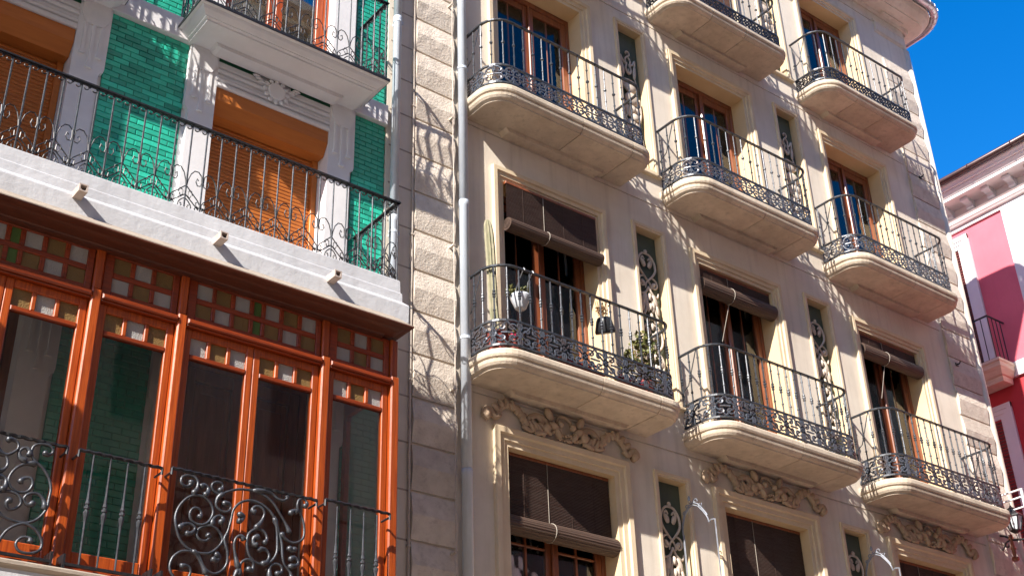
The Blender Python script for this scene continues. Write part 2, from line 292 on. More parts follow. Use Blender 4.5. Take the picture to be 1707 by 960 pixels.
GRILLE3=[[(-3.793,-5.107),(-3.772,-5.075),(-3.79,-5.041),(-3.834,-5.036),(-3.864,-5.074),(-3.854,-5.128),(-3.803,-5.155),(-3.745,-5.149),(-3.701,-5.107),(-3.678,-5.037),(-3.704,-4.976),(-3.766,-4.937),(-3.844,-4.939),(-3.907,-4.98),(-3.957,-5.056),(-3.978,-5.143),(-3.957,-5.23),(-3.922,-5.297),(-3.859,-5.349),(-3.781,-5.371),(-3.695,-5.365),(-3.632,-5.321),(-3.58,-5.243),(-3.615,-5.184),(-3.667,-5.152),(-3.726,-5.154),(-3.78,-5.188),(-3.795,-5.237),(-3.762,-5.276),(-3.714,-5.268),(-3.689,-5.235),(-3.715,-5.217)],[(-3.88,-4.823),(-3.881,-4.861),(-3.918,-4.883),(-3.958,-4.868),(-3.958,-4.821),(-3.917,-4.793),(-3.859,-4.794),(-3.826,-4.83),(-3.83,-4.888),(-3.859,-4.932)],[(-3.802,-4.868),(-3.775,-4.843),(-3.74,-4.855),(-3.741,-4.898),(-3.767,-4.928)],[(-3.65,-4.865),(-3.618,-4.829),(-3.631,-4.798),(-3.681,-4.799),(-3.71,-4.829),(-3.694,-4.869),(-3.643,-4.887),(-3.585,-4.861),(-3.488,-4.816),(-3.366,-4.801),(-3.272,-4.815),(-3.185,-4.866),(-3.116,-4.945),(-3.047,-5.029),(-3.018,-5.082)],[(-3.611,-4.957),(-3.557,-4.946),(-3.539,-4.981),(-3.566,-5.015),(-3.621,-5.016),(-3.659,-4.981),(-3.65,-4.918),(-3.604,-4.875)],[(-3.477,-5.009),(-3.425,-5.025),(-3.447,-5.063),(-3.477,-5.064)],[(-3.82,-5.364),(-3.76,-5.394),(-3.725,-5.452),(-3.693,-5.491),(-3.634,-5.508),(-3.569,-5.475),(-3.531,-5.409),(-3.539,-5.319),(-3.571,-5.232),(-3.547,-5.172),(-3.526,-5.073),(-3.514,-4.985),(-3.459,-4.917),(-3.38,-4.883),(-3.298,-4.889),(-3.222,-4.927),(-3.166,-4.984),(-3.134,-5.065),(-3.121,-5.177),(-3.125,-5.264),(-3.171,-5.338),(-3.23,-5.366),(-3.302,-5.36),(-3.356,-5.314),(-3.383,-5.225),(-3.369,-5.147),(-3.302,-5.097),(-3.239,-5.114),(-3.215,-5.166),(-3.242,-5.209)],[(-3.322,-4.976),(-3.354,-4.954),(-3.326,-4.919),(-3.274,-4.928),(-3.25,-4.971),(-3.275,-5.044),(-3.322,-5.101)],[(-3.277,-5.154),(-3.326,-5.177),(-3.323,-5.224),(-3.292,-5.228)],[(-3.435,-5.438),(-3.462,-5.351),(-3.485,-5.263),(-3.475,-5.205),(-3.437,-5.179),(-3.404,-5.211)],[(-3.289,-5.265),(-3.229,-5.245),(-3.186,-5.284),(-3.202,-5.343),(-3.251,-5.37)],[(-3.167,-4.974),(-3.117,-5.081),(-3.085,-5.171),(-3.072,-5.283),(-3.047,-5.344),(-2.992,-5.392),(-2.977,-5.464)],[(-3.096,-5.087),(-3.062,-5.128),(-2.987,-5.153),(-2.915,-5.12),(-2.892,-5.058),(-2.903,-4.962),(-2.938,-4.9),(-2.968,-4.857),(-2.956,-4.794),(-2.908,-4.775),(-2.879,-4.809),(-2.909,-4.845)],[(-3.033,-4.929),(-2.993,-4.891),(-2.955,-4.898)],[(-3.366,-4.801),(-3.222,-4.78),(-3.157,-4.816),(-3.103,-4.83),(-3.062,-4.806),(-3.064,-4.782)],[(-3.026,-5.189),(-2.993,-5.216),(-2.953,-5.19)],[(-3.009,-5.3),(-2.969,-5.265),(-2.93,-5.296),(-2.954,-5.333),(-3.016,-5.348)],[(-3.689,-5.526),(-3.724,-5.46),(-3.778,-5.398),(-3.828,-5.375),(-3.903,-5.384),(-3.962,-5.439),(-3.98,-5.513),(-3.957,-5.571),(-3.908,-5.598),(-3.844,-5.588),(-3.816,-5.539),(-3.825,-5.496),(-3.864,-5.484),(-3.9,-5.499)],[(-3.639,-5.35),(-3.598,-5.375),(-3.619,-5.406),(-3.664,-5.396)],[(-3.677,-5.15),(-3.673,-5.093),(-3.627,-5.055),(-3.595,-5.077),(-3.621,-5.12)],[(-3.944,-5.219),(-3.906,-5.179),(-3.85,-5.164),(-3.813,-5.194),(-3.842,-5.236),(-3.889,-5.245)],[(-3.421,-5.491),(-3.426,-5.428),(-3.41,-5.379),(-3.363,-5.352),(-3.316,-5.372),(-3.317,-5.427),(-3.367,-5.418)],[(-3.165,-5.495),(-3.173,-5.385),(-3.13,-5.345),(-3.077,-5.359),(-3.074,-5.405),(-3.124,-5.423)],[(-3.435,-5.438),(-3.468,-5.517),(-3.5,-5.594),(-3.574,-5.633),(-3.643,-5.608),(-3.689,-5.526)],[(-2.977,-5.464),(-2.933,-5.503),(-2.883,-5.467),(-2.896,-5.423),(-2.937,-5.439)],[(-3.165,-5.495),(-3.135,-5.563),(-3.062,-5.579),(-3.003,-5.542),(-3.027,-5.5)]]
GRILLE1=[[(-5.275,-4.83),(-5.234,-4.814),(-5.193,-4.834),(-5.19,-4.88),(-5.238,-4.926),(-5.279,-4.936),(-5.347,-4.917)],[(-5.113,-4.95),(-5.159,-4.937),(-5.173,-4.888),(-5.139,-4.856),(-5.103,-4.878),(-5.108,-4.914)],[(-5.011,-4.856),(-4.97,-4.871),(-4.941,-4.84),(-4.969,-4.805),(-5.036,-4.803),(-5.082,-4.831),(-5.089,-4.892),(-5.054,-4.943),(-4.998,-4.977),(-4.945,-5.036),(-4.917,-5.111),(-4.921,-5.193),(-4.93,-5.275),(-4.984,-5.354),(-5.065,-5.392),(-5.161,-5.388),(-5.228,-5.368),(-5.302,-5.305)],[(-5.04,-4.957),(-5.111,-4.967),(-5.179,-5.018),(-5.215,-5.095),(-5.2,-5.154),(-5.142,-5.182),(-5.079,-5.169),(-5.049,-5.116),(-5.067,-5.068),(-5.115,-5.079),(-5.136,-5.118)],[(-5.315,-5.229),(-5.257,-5.2),(-5.183,-5.191),(-5.126,-5.213),(-5.106,-5.265),(-5.143,-5.306),(-5.184,-5.315),(-5.202,-5.273),(-5.169,-5.244)],[(-5.014,-5.23),(-5.053,-5.26),(-5.091,-5.228),(-5.065,-5.183),(-5.002,-5.17),(-4.951,-5.211),(-4.936,-5.276)],[(-5.231,-5.599),(-5.202,-5.528),(-5.161,-5.455),(-5.074,-5.399),(-4.984,-5.421),(-4.925,-5.488),(-4.926,-5.555),(-4.99,-5.594),(-5.065,-5.591),(-5.094,-5.541),(-5.059,-5.491),(-5.006,-5.492),(-5.006,-5.525)],[(-5.353,-4.883),(-5.304,-4.918),(-5.255,-4.953),(-5.24,-5.008),(-5.27,-5.055),(-5.323,-5.061)],[(-5.305,-5.103),(-5.274,-5.096),(-5.234,-5.11),(-5.23,-5.166),(-5.257,-5.195)]]

# ------------------------------------------------------------------ the street
mb = MB(); mb.quad((-400, -400, -10.06), (400, -400, -10.06), (400, 400, -10.06), (-400, 400, -10.06))
g = part('ground', mb, 'street', None, kind='structure')
mb = MB(); mb.box(-60, -9.2, -10.05, 60, -2.2, -10.03); part('road', mb, 'street', None, kind='structure')
for a, b in ((-2.2, -.001), (-12, -9.2)):
    mb = MB(); mb.box(-60, a, -10.055, 12 if b > -1 else 60, b, -9.9); part('pavement', mb, 'street', None, kind='structure')

# ------------------------------------------------------------------ cream corner building
XC = [(0.0, 1.404), (3.2, 4.589), (6.425, 7.78)]           # window openings by column
NX = [(2.101, 2.542), (5.334, 5.769)]                       # niches between the columns
ZT = {1: -3.314, 2: 0.0, 3: 3.296, 4: 6.417}                # window heads
ZS = {1: -5.95, 2: -2.53, 3: .87, 4: 4.0}                   # balcony floors
ZN = {1: -3.166, 2: .167, 3: 3.478, 4: 6.6}                 # niche heads
ZL = {2: -2.81, 3: .61, 4: 3.735}                           # joint lines of the floors
BX0, BX1, BTOP = -1.60, 9.42, 7.1
B = thing('apartment_building', 'cream stone corner building with rows of curved iron balconies and brown windows', 'building', (4, 0, -10))
holes = []
for f in (1, 2, 3, 4):
    for x0, x1 in XC:
        w = .037 if f == 1 else 0
        holes.append((x0 - w, x1 + w, ZS[f], ZT[f]))
    for x0, x1 in NX: holes.append((x0, x1, ZN[f] - 2.31, ZN[f]))
QL = (-1.235, -.705); QR = (8.60, 9.33)
GD = .013; grooves = []
for f in (2, 3, 4):
    for a, b in ((QL[1], 8.53),): grooves.append((a, b, ZL[f] - .011, ZL[f] + .011))
for zc in (6.85, ): grooves.append((QL[1], 8.53, zc - .012, zc + .012))
mb = MB(); wall_grid(mb, BX0, BX1, -10.06, BTOP, 0, holes + grooves)
for h in grooves: reveal(mb, *h, 0, GD, back=True)
# rounded street corner and the side wall
arc = [(BX1 + .2 * math.sin(a), .2 - .2 * math.cos(a)) for a in [math.pi / 2 * i / 6 for i in range(7)]] + [(BX1 + .2, 9.0)]
for (xa, ya), (xb, yb) in zip(arc, arc[1:]): mb.quad((xa, ya, -10.06), (xb, yb, -10.06), (xb, yb, BTOP), (xa, ya, BTOP))
mb.quad((BX1 + .2, 9, -10.06), (BX0, 9, -10.06), (BX0, 9, BTOP), (BX1 + .2, 9, BTOP)); mb.quad((BX0, 9, -10.06), (BX0, .0, -10.06), (BX0, .0, BTOP), (BX0, 9, BTOP))
part('wall', mb, 'stucco', B, fix=True)
mb = MB()
for h in holes[:]: reveal(mb, h[0], h[1], h[2], h[3], .0005, .26 if h[1] - h[0] > 1 else .115)
part('reveal', mb, 'reveal', B)
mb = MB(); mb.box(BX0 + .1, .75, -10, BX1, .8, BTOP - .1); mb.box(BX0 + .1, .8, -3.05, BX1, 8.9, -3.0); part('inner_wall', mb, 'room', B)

# piers of the niches: a thin proud field either side, and the moulded frames
PROF = [(0, -.001), (0, .006), (.050, .006), (.052, .026), (.098, .026), (.104, .036), (.108, .050), (.158, .052), (.163, .046), (.163, -.001)]
PROF1 = [(0, -.001), (0, .008), (.058, .008), (.060, .028), (.118, .028), (.124, .040), (.130, .055), (.188, .057), (.195, .050), (.195, -.001)]
PROFN = [(0, -.001), (0, .012), (.02, .014), (.024, .026), (.062, .028), (.066, .022), (.066, -.001)]
for f in (1, 2, 3, 4):
    for x0, x1 in XC:
        w = .037 if f == 1 else 0
        part('architrave', architrave(MB(), x0 - w, x1 + w, ZS[f], ZT[f], PROF1 if f == 1 else PROF), 'trim', B)
    for x0, x1 in NX:
        part('niche_frame', architrave(MB(), x0, x1, ZN[f] - 2.31, ZN[f], PROFN, sill=True), 'trim', B)
        mb = MB(); mb.box(x0 + .001, .112, ZN[f] - 2.309, x1 - .001, .13, ZN[f] - .001); part('niche_panel', mb, 'niche', B)
        mb = MB(); mb.cbox(x0 - .10, -.055, ZN[f] - 2.42, x1 + .10, .0, ZN[f] - 2.377, .012); part('niche_sill', mb, 'trim', B)

# plaster candelabra in the niches: two patterns
def lace(kind):
    mb = MB(); ry = -.035
    def c(pts, r=.016, n=5, sm=3):
        q = smooth_path(pts, sm); k = len(q)
        mb.tube([(x, ry, z) for x, z in q], [r * (.55 + .45 * math.sin(math.pi * min(1, .15 + .85 * i / (k - 1)))) for i in range(k)], n)
    def leaf(x, z, a, l=.09, w=.03):
        mb.blob((x, ry, z), (w, .020, l / 2), 7, 4, Matrix.Rotation(a, 3, 'Y'))
    if kind == 0:                                    # long looping ribbons (floors one and two)
        z = -.30
        mb.blob((0, ry, z + .03), (.03, .02, .035), 7, 4)
        for s in (-1, 1):
            c([(0, z), (s * .07, z - .01), (s * .135, z - .10), (s * .14, z - .22), (s * .06, z - .33), (-s * .03, z - .42), (-s * .05, z - .50)], .017)
            c([(s * .03, z - .09), (s * .06, z - .05), (s * .09, z - .11), (s * .05, z - .19), (s * .02, z - .16)], .014)
            leaf(s * .05, z - .14, s * .4, .12, .03)
            c([(s * .06, z - .33), (s * .13, z - .36), (s * .15, z - .43), (s * .10, z - .48), (s * .06, z - .44), (s * .09, z - .40)], .015)
            leaf(s * .09, z - .43, s * .8, .09, .03)
            c([(0, z - .47), (s * .05, z - .56), (s * .13, z - .60), (s * .16, z - .53)], .016)
            leaf(s * .09, z - .66, -s * .35, .20, .042); leaf(s * .05, z - .75, s * .2, .2, .035); leaf(s * .12, z - .78, -s * .2, .16, .03)
            c([(s * .02, z - .60), (s * .07, z - .80), (s * .12, z - .92), (s * .06, z - .98), (s * .03, z - .90)], .016)
            c([(s * .02, z - 1.0), (s * .14, z - 1.08), (s * .15, z - 1.25), (s * .05, z - 1.36), (s * .02, z - 1.26), (s * .07, z - 1.2)], .016)
            leaf(s * .07, z - 1.12, s * .3, .24, .045); leaf(s * .10, z - 1.5, -s * .5, .16, .04); leaf(s * .05, z - 1.62, s * .3, .18, .04)
            c([(s * .03, z - 1.36), (s * .13, z - 1.44), (s * .13, z - 1.6), (s * .03, z - 1.75)], .015)
        for k in range(9): mb.blob((0, ry - .004, z - .62 - k * .14), (.032, .026, .055), 7, 4)
    else:                                            # shield, swag and hanging cloth (third floor)
        z = -.38
        c(spiral(0, z, .045, .022, -1.2, 4.2, 10), .016, sm=1)
        for s in (-1, 1):
            c([(0, z - .05), (s * .05, z - .12), (s * .03, z - .2), (s * .09, z - .16), (s * .13, z - .08), (s * .12, z - .22), (s * .10, z - .36), (s * .13, z - .5)], .016)
            c([(s * .02, z - .18), (s * .05, z - .28), (s * .01, z - .36), (0, z - .27)], .018)
            leaf(s * .11, z - .3, s * .1, .26, .03)
            leaf(s * .09, z - .98, s * .4, .3, .06); leaf(s * .07, z - 1.25, -s * .3, .26, .055); leaf(s * .06, z - 1.52, s * .25, .24, .05)
            c([(s * .15, z - .75), (s * .16, z - 1.0), (s * .10, z - 1.25), (s * .15, z - 1.5), (s * .08, z - 1.75)], .02)
        for k, r in enumerate((.15, .125, .10, .07)): c([(r * math.cos(a), z - .56 - .02 * k + r * .62 * math.sin(a)) for a in [2 * math.pi * i / 12 for i in range(13)]], .018, sm=1)
        mb.blob((0, ry, z - .60), (.12, .03, .09), 9, 5); mb.blob((.01, ry - .01, z - .80), (.14, .035, .11), 9, 5)
        for k in range(7): mb.blob((.04 * math.sin(k * 2.1), ry - .01, z - .98 - k * .125), (.075, .036, .07), 8, 5)
    return mb.mesh('niche_lace', 'stucco_lace', smooth=True)
LACE = [lace(0), lace(1)]
for f in (1, 2, 3, 4):
    for x0, x1 in NX:
        link('niche_ornament', LACE[1 if f >= 3 else 0], B, ((x0 + x1) / 2, .112, ZN[f]))

# rusticated quoins: every course is a stone whose face rises to a ridge
def stone_mesh(w, h, d, seed):
    rr = random.Random(seed); nx = 6; T = (0, .0, .26, .52, .76, 1.0, 1.0); Y = (.02, -.014, -.014 - d * .52, -.014 - d, -.014 - d * .55, -.014, .02); v = []; fs = []; n = nx + 1
    for j, (t, y) in enumerate(zip(T, Y)):
        for i in range(n):
            e = j in (0, 1, 5, 6); k = .25 if i in (0, nx) else 1
            v.append((-w / 2 + w * i / nx, (y + (0 if e else rr.uniform(-.0022, .0022))) if i not in (0, nx) else y, -h / 2 + h * t + (0 if e else rr.uniform(-.003, .003))))
    for j in range(len(T) - 1):
        for i in range(nx): fs.append((j * n + i, j * n + i + 1, (j + 1) * n + i + 1, (j + 1) * n + i))
    fs.append(tuple(j * n for j in range(len(T)))); fs.append(tuple(j * n + nx for j in range(len(T) - 1, -1, -1)))
    m = MB(); m.add(v, fs); return m.mesh('quoin_stone', 'quoin')
SL = [stone_mesh(QL[1] - QL[0], .460, .032, s) for s in range(4)]
SR = [stone_mesh(QR[1] - QR[0], .460, .026, 10 + s) for s in range(4)]
for i in range(27):
    zc = 1.816 - .4885 * .5 + (i - 17) * .4885
    link('quoin_stone', SL[i % 4], B, ((QL[0] + QL[1]) / 2, -.006, zc))
    if zc < 6.4: link('quoin_stone', SR[(i * 3 + 1) % 4], B, ((QR[0] + QR[1]) / 2, -.006, zc - .155))
mb = MB()
for i in range(27):
    zj = 1.816 + (i - 17) * .4885
    mb.box(QL[0] - .33, -.002, zj - .009, QL[0] - .0, .001, zj + .009)
part('wall_joint', mb, 'joint', B, fix=False)
mb = MB(); mb.lathe([(-10.05, .122), (6.60, .122)], 24, (9.44, .088, 0)); part('corner_bead', mb, 'stucco', B).data.shade_smooth()
# capital of the right quoin
mb = MB(); mb.cbox(8.53, -.035, 6.86, 9.40, 0, 6.90, .01); mb.cbox(8.545, -.022, 6.62, 9.39, 0, 6.655, .01); mb.cbox(8.57, -.03, 6.66, 9.38, 0, 6.855, .008)
part('quoin_capital', mb, 'stucco', B)

# cornice that turns round the corner, with its zinc gutter
def corner_path(off, n=10):
    cx, cy, r = BX1 + .13, .07, .07
    P = [(BX0, -off)]
    for i in range(n + 1):
        a = math.pi / 2 * i / n; P.append((cx + (r + off) * math.sin(a), cy - (r + off) * math.cos(a)))
    P.append((cx + r + off, 9.0)); return P
CP = [(-.02, 7.06), (.03, 7.06), (.045, 7.10), (.05, 7.135), (.27, 7.15), (.275, 7.175), (.30, 7.18), (.33, 7.20), (.40, 7.26), (.45, 7.34), (.47, 7.345), (.47, 7.40), (-.3, 7.47)]
mb = MB()
for (o0, z0), (o1, z1) in zip(CP, CP[1:]):
    a = corner_path(o0); b = corner_path(o1)
    for i in range(len(a) - 1): mb.quad((*a[i], z0), (*a[i + 1], z0), (*b[i + 1], z1), (*b[i], z1))
cor = part('cornice', mb, 'stucco', B)
mb = MB(); mb.box(BX0, .3, 7.42, BX1 - .1, 9, 7.47); part('roof', mb, 'terracotta', B)
mb = MB(); p = corner_path(.555, 14); mb.tube([(x, y, 7.40) for x, y in p], .080, 12)
gut = part('gutter', mb, 'steel', B, smooth=True)
mb = MB()
for i in range(1, 15, 2):
    a = Vector((*p[i], 7.40)); t = Vector((p[i + 1][0] - p[i][0], p[i + 1][1] - p[i][1], 0)).normalized() * .012
    mb.tube([a - t, a + t], .0835, 12)
for x in (2, 4, 6, 8, 9): mb.tube([(x - .012, -.555, 7.40), (x + .012, -.555, 7.40)], .0835, 12)
part('gutter_seam', mb, 'steel', gut)
mb = MB(); mb.prism([(8.72, 7.148), (9.38, 7.148), (9.33, 7.10), (8.77, 7.10)], 'y', -.12, -.035); part('cornice_corbel', mb, 'stucco', B)

# french windows
def pane_frame(mb, x0, x1, z0, z1, y0, y1, s, t=None, b=None):
    t = t or s; b = b or s
    mb.cbox(x0, y0, z0, x0 + s, y1, z1, .006); mb.cbox(x1 - s, y0, z0, x1, y1, z1, .006)
    mb.cbox(x0 + s, y0 + .001, z1 - t, x1 - s, y1, z1, .006); mb.cbox(x0 + s, y0 + .001, z0, x1 - s, y1, z0 + b, .006)
def french_window(col, f):
    x0, x1 = XC[col]; w = .037 if f == 1 else 0; x0 -= w; x1 += w; z0, z1 = ZS[f], ZT[f]; y = .24; xm = (x0 + x1) / 2
    mb = MB(); mb.cbox(x0, y - .01, z0, x0 + .055, y + .07, z1, .006); mb.cbox(x1 - .055, y - .01, z0, x1, y + .07, z1, .006); mb.cbox(x0 + .055, y - .009, z1 - .085, x1 - .055, y + .07, z1, .008)
    fr = part('window', mb, 'brown', B)
    for s, (a, b) in enumerate(((x0 + .056, xm + .004), (xm + .0045, x1 - .056))):
        m = MB(); pane_frame(m, a, b, z0 + .03, z1 - .087, y + (.0 if s else .012), y + .05, .082, .10, .42)
        part('casement', m, 'brown', fr)
        if s == 0:
            m = MB(); m.tube([(xm, y - .012, z0 + .03), (xm, y - .012, z1 - .09)], .016, 6); part('meeting_bead', m, 'brown', fr)
        m = MB(); xa = (a + b) / 2
        if f == 1:
            m.cbox(xa - .014, y + .012, z0 + .45, xa + .014, y + .04, z1 - .187, .004)
            for k in range(1, 7): m.cbox(a + .082, y + .013, z1 - .187 - k * .36 - .012, b - .082, y + .04, z1 - .187 - k * .36 + .012, .004)
        else:
            m.cbox(xa - .009, y + .022, z0 + .45, xa + .009, y + .04, z1 - .187, .003)
        part('glazing_bar', m, 'brown', fr)
        m = MB(); m.box(a + .07, y + .026, z0 + .42, b - .07, y + .031, z1 - .17); part('pane', m, 'glass', fr)
        m = MB(); n = 26; top = z1 - .2; pts = [(a + .03 + (b - a - .06) * i / n, y + .085 + .018 * math.sin(i * 2.3 + col) + .01 * math.sin(i * .9)) for i in range(n + 1)]
        for (xa_, ya_), (xb_, yb_) in zip(pts, pts[1:]): m.quad((xa_, ya_, z0), (xb_, yb_, z0), (xb_, yb_, top), (xa_, ya_, top))
        part('curtain', m, 'curtain', fr, smooth=True)
for f in (1, 2, 3, 4):
    for c in range(3): french_window(c, f)

# ---- curved balconies
def outline(x0, x1, d, off, y0=0.03, rl=.27, rr=.19, n=8):
    P = [(x0 - off, y0)]
    a = rl + off; cx, cy = x0 + rl, -d + rl
    for i in range(n + 1): t = math.pi / 2 * i / n; P.append((cx - a * math.cos(t), cy - a * math.sin(t)))
    a = rr + off; cx, cy = x1 - rr, -d + rr
    for i in range(n + 1): t = math.pi / 2 * i / n; P.append((cx + a * math.sin(t), cy - a * math.cos(t)))
    P.append((x1 + off, y0)); return P
def along(P):
    L = [0]
    for a, b in zip(P, P[1:]): L.append(L[-1] + math.dist(a, b))
    def at(s):
        s = min(max(s, 0), L[-1] - 1e-6)
        for i in range(len(P) - 1):
            if s <= L[i + 1]:
                t = (s - L[i]) / (L[i + 1] - L[i]); return (P[i][0] + (P[i + 1][0] - P[i][0]) * t, P[i][1] + (P[i + 1][1] - P[i][1]) * t)
        return P[-1]
    return L[-1], at
SLABP = [(.045, 0.0), (.060, -.007), (.067, -.022), (.067, -.066), (.058, -.088), (.040, -.097), (.037, -.108), (.045, -.113), (.038, -.140), (.020, -.166), (-.004, -.180), (-.012, -.182), (-.016, -.198)]
def lattice_unit(style):
    """closed scrollwork in the unit square (s across, h up)"""
    C = []
    if style == 2:
        C.append([(0, .02), (.2, .28), (.5, .5), (.8, .28), (1, .02)]); C.append([(0, .98), (.2, .72), (.5, .5), (.8, .72), (1, .98)])
        for sx in (1, -1):
            for sz in (1, -1):
                C.append([(.5 + sx * x, .5 + sz * z) for x, z in spiral(.30, .22, .17, .05, 2.6, -3.3, 11)])
                C.append([(.5 + sx * x, .5 + sz * z) for x, z in ((.06, .48), (.10, .30), (.03, .16), (.12, .05))])
        C.append([(.5 + .11 * math.cos(a), .5 + .15 * math.sin(a)) for a in [math.pi * i / 5 for i in range(11)]])
        C.append([(.5, .03), (.5, .97)]); C.append([(0, .5), (.22, .5)]); C.append([(.78, .5), (1, .5)])
    else:
        for sz in (1, -1):
            C.append([(x, .5 + sz * z) for x, z in spiral(.25, .22, .20, .05, 3.4, -2.9, 12)]); C.append([(x, .5 + sz * z) for x, z in spiral(.75, .22, .20, .05, -.3, 6.0, 12)])
            C.append([(.02, .5 + sz * .46), (.2, .5 + sz * .44), (.4, .5 + sz * .3), (.5, .5 + sz * .08), (.6, .5 + sz * .3), (.8, .5 + sz * .44), (.98, .5 + sz * .46)])
        C.append([(.5 + .13 * math.cos(a), .5 + .17 * math.sin(a)) for a in [math.pi * i / 5 for i in range(11)]])
        C.append([(0, .03), (0, .97)]); C.append([(.02, .5), (.37, .5)]); C.append([(.63, .5), (.98, .5)])
    return C
def baluster_mesh(style, h):
    r = .0098 if style == 2 else .0088
    if style == 2: P = [(0, r), (.16, r), (.165, .016), (.185, .016), (.19, r), (.40, r * .95), (.405, .017), (.43, .019), (.435, .011), (.45, .011), (.455, .021), (.485, .021), (.49, .011), (.505, .011), (.51, .019), (.535, .017), (.54, r), (.78, r), (.785, .015), (.805, .015), (.81, r), (1, r)]
    elif style == 3: P = [(0, r), (.22, r), (.225, .014), (.245, .014), (.25, r), (.47, r), (.478, .015), (.495, .021), (.515, .021), (.53, .015), (.538, r), (.76, r), (.765, .014), (.785, .014), (.79, r), (1, r)]
    else: P = [(0, r), (.40, r), (.41, .016), (.43, .022), (.45, .016), (.46, r), (1, r)]
    return MB().lathe([(z * h, q) for z, q in P], 7).mesh('baluster', 'iron', smooth=False)
BAL = {f: baluster_mesh(f, .655 if f != 4 else .66) for f in (2, 3, 4)}
def balcony(col, f):
    ex = {2: (.565, .595), 3: (.52, .51), 4: (.46, .46)}[f]
    x0 = XC[col][0] - ex[0]; x1 = XC[col][1] + ex[1]; zt = ZS[f]; d = .565; k = .86 if f == 4 else 1.0
    E = group_empty('balcony', B, ((x0 + x1) / 2, -d / 2, zt))
    # slab in three stones
    def rsec(o, z): return [(x, y, zt + z) for x, y in outline(x0, x1, d, o)]
    xa = x0 + (x1 - x0) * (.30 if f == 4 else .53); xb = x0 + (x1 - x0) * (.60 if f == 4 else .86)
    for a, b in ((None, xa), (xa, xb), (xb, None)):
        m = MB(); m.loops([rsec(o, z * k) for o, z in SLABP]); me = m.mesh('slab_stone', 'balcony'); bm = bmesh.new(); bm.from_mesh(me)
        gap = .005
        for xx, sgn in ((a, 1), (b, -1)):
            if xx is None: continue
            r = bmesh.ops.bisect_plane(bm, geom=bm.verts[:] + bm.edges[:] + bm.faces[:], plane_co=(xx + sgn * gap, 0, 0), plane_no=(-sgn, 0, 0), clear_outer=True)
            bmesh.ops.holes_fill(bm, edges=[e for e in bm.edges if e.is_boundary], sides=0)
        bmesh.ops.recalc_face_normals(bm, faces=bm.faces); cx = sum(v.co.x for v in bm.verts) / len(bm.verts); loc = (cx, -d / 2, zt - .1)
        bmesh.ops.translate(bm, verts=bm.verts, vec=[-q for q in loc]); bm.to_mesh(me); bm.free()
        link('slab_stone', me, E, loc)
    m = MB(); zb = zt - .198 * k; xl, xr = x0 + .48, x1 - .42
    m.prism([(xl, zb - .001), (xr, zb - .001), (xr - .05, zb - .05), (xl + .05, zb - .05)], 'y', -.15, .001); part('corbel', m, 'balcony', E)
    # crumbled mortar along the slab edge
    P = outline(x0, x1, d, .028); LL, at = along(P)
    m = MB(); rr = random.Random(col * 7 + f); s = .05
    while s < LL - .05:
        a = at(s); w = rr.uniform(.015, .05); b = at(s + w); h = rr.uniform(.004, .016 if f == 2 else .008)
        m.add([(a[0], a[1], zt), (b[0], b[1], zt), (b[0], b[1] + .03, zt), (a[0], a[1] + .03, zt), (a[0], a[1], zt + h), (b[0], b[1], zt + h * .8), (b[0], b[1] + .03, zt + h * .8), (a[0], a[1] + .03, zt + h)],
              [(4, 5, 6, 7), (0, 1, 5, 4), (1, 2, 6, 5), (3, 0, 4, 7), (2, 3, 7, 6)]); s += w + rr.uniform(.0, .05)
    o = part('edge_crumbs', m, 'nose', E, fix=False); o['kind'] = 'stuff'
    # iron: rails, scroll band, balusters
    P = outline(x0, x1, d, 0, n=6); LL, at = along(P)
    z0, z1, zr = zt + .065, zt + (.345 if f == 2 else .32), zt + 1.0
    if f == 4: z1 = zt + .27
    m = MB()
    for z, h, w in ((z0, .011, .011), (z1, .011, .011)): m.loops([[(x, y, z + q) for x, y in outline(x0, x1, d, o2, n=6)] for q, o2 in ((-h, -w), (-h, w), (h, w), (h, -w), (-h, -w))], closed=False, cap=False)
    part('lattice_rail', m, 'iron', E)
    m = MB(); m.loops([[(x, y, zr + q) for x, y in outline(x0, x1, d, o2, n=6)] for q, o2 in ((-.012, -.016), (-.012, .016), (.004, .019), (.012, .010), (.012, -.010), (.004, -.019), (-.012, -.016))], closed=False, cap=False)
    part('handrail', m, 'iron', E)
    w = .30 if f == 2 else (.24 if f == 3 else .21); n = max(1, round((LL - .03) / w)); w = (LL - .03) / n; m = MB(); U = lattice_unit(f)
    for i in range(n):
        for c in U:
            q = []
            for s_, h_ in c:
                x, y = at(.03 + (i + s_) * w); q.append((x, y, z0 + .008 + (z1 - z0 - .016) * h_))
            m.tube(q, .0112 if f == 2 else .0092, 4, caps=False)
    part('scroll_band', m, 'iron_black' if f == 4 else 'iron_rust', E, fix=False)
    nb = round((LL - .12) / .142); st = (LL - .12) / nb
    for i in range(nb + 1):
        x, y = at(.06 + i * st); link('baluster', BAL[f], E, (x, y, z1 + .008), rz=random.random())
    m = MB()                                     # stays that tie the rail back to the wall
    for xs in (x0, x1): m.tube([(xs, -.30, zr - .015), (xs, -.13, zr - .42), (xs, .01, zr - .50)], .007, 5)
    for xs in (x0, x1):
        m.tube([(xs, .02, zr), (xs, -.04, zr)], .016, 6); m.tube([(xs, .02, z0), (xs, -.04, z0)], .014, 6)
    part('wall_stay', m, 'iron', E)
    return E
for f in (2, 3, 4):
    for c in range(3): balcony(c, f)

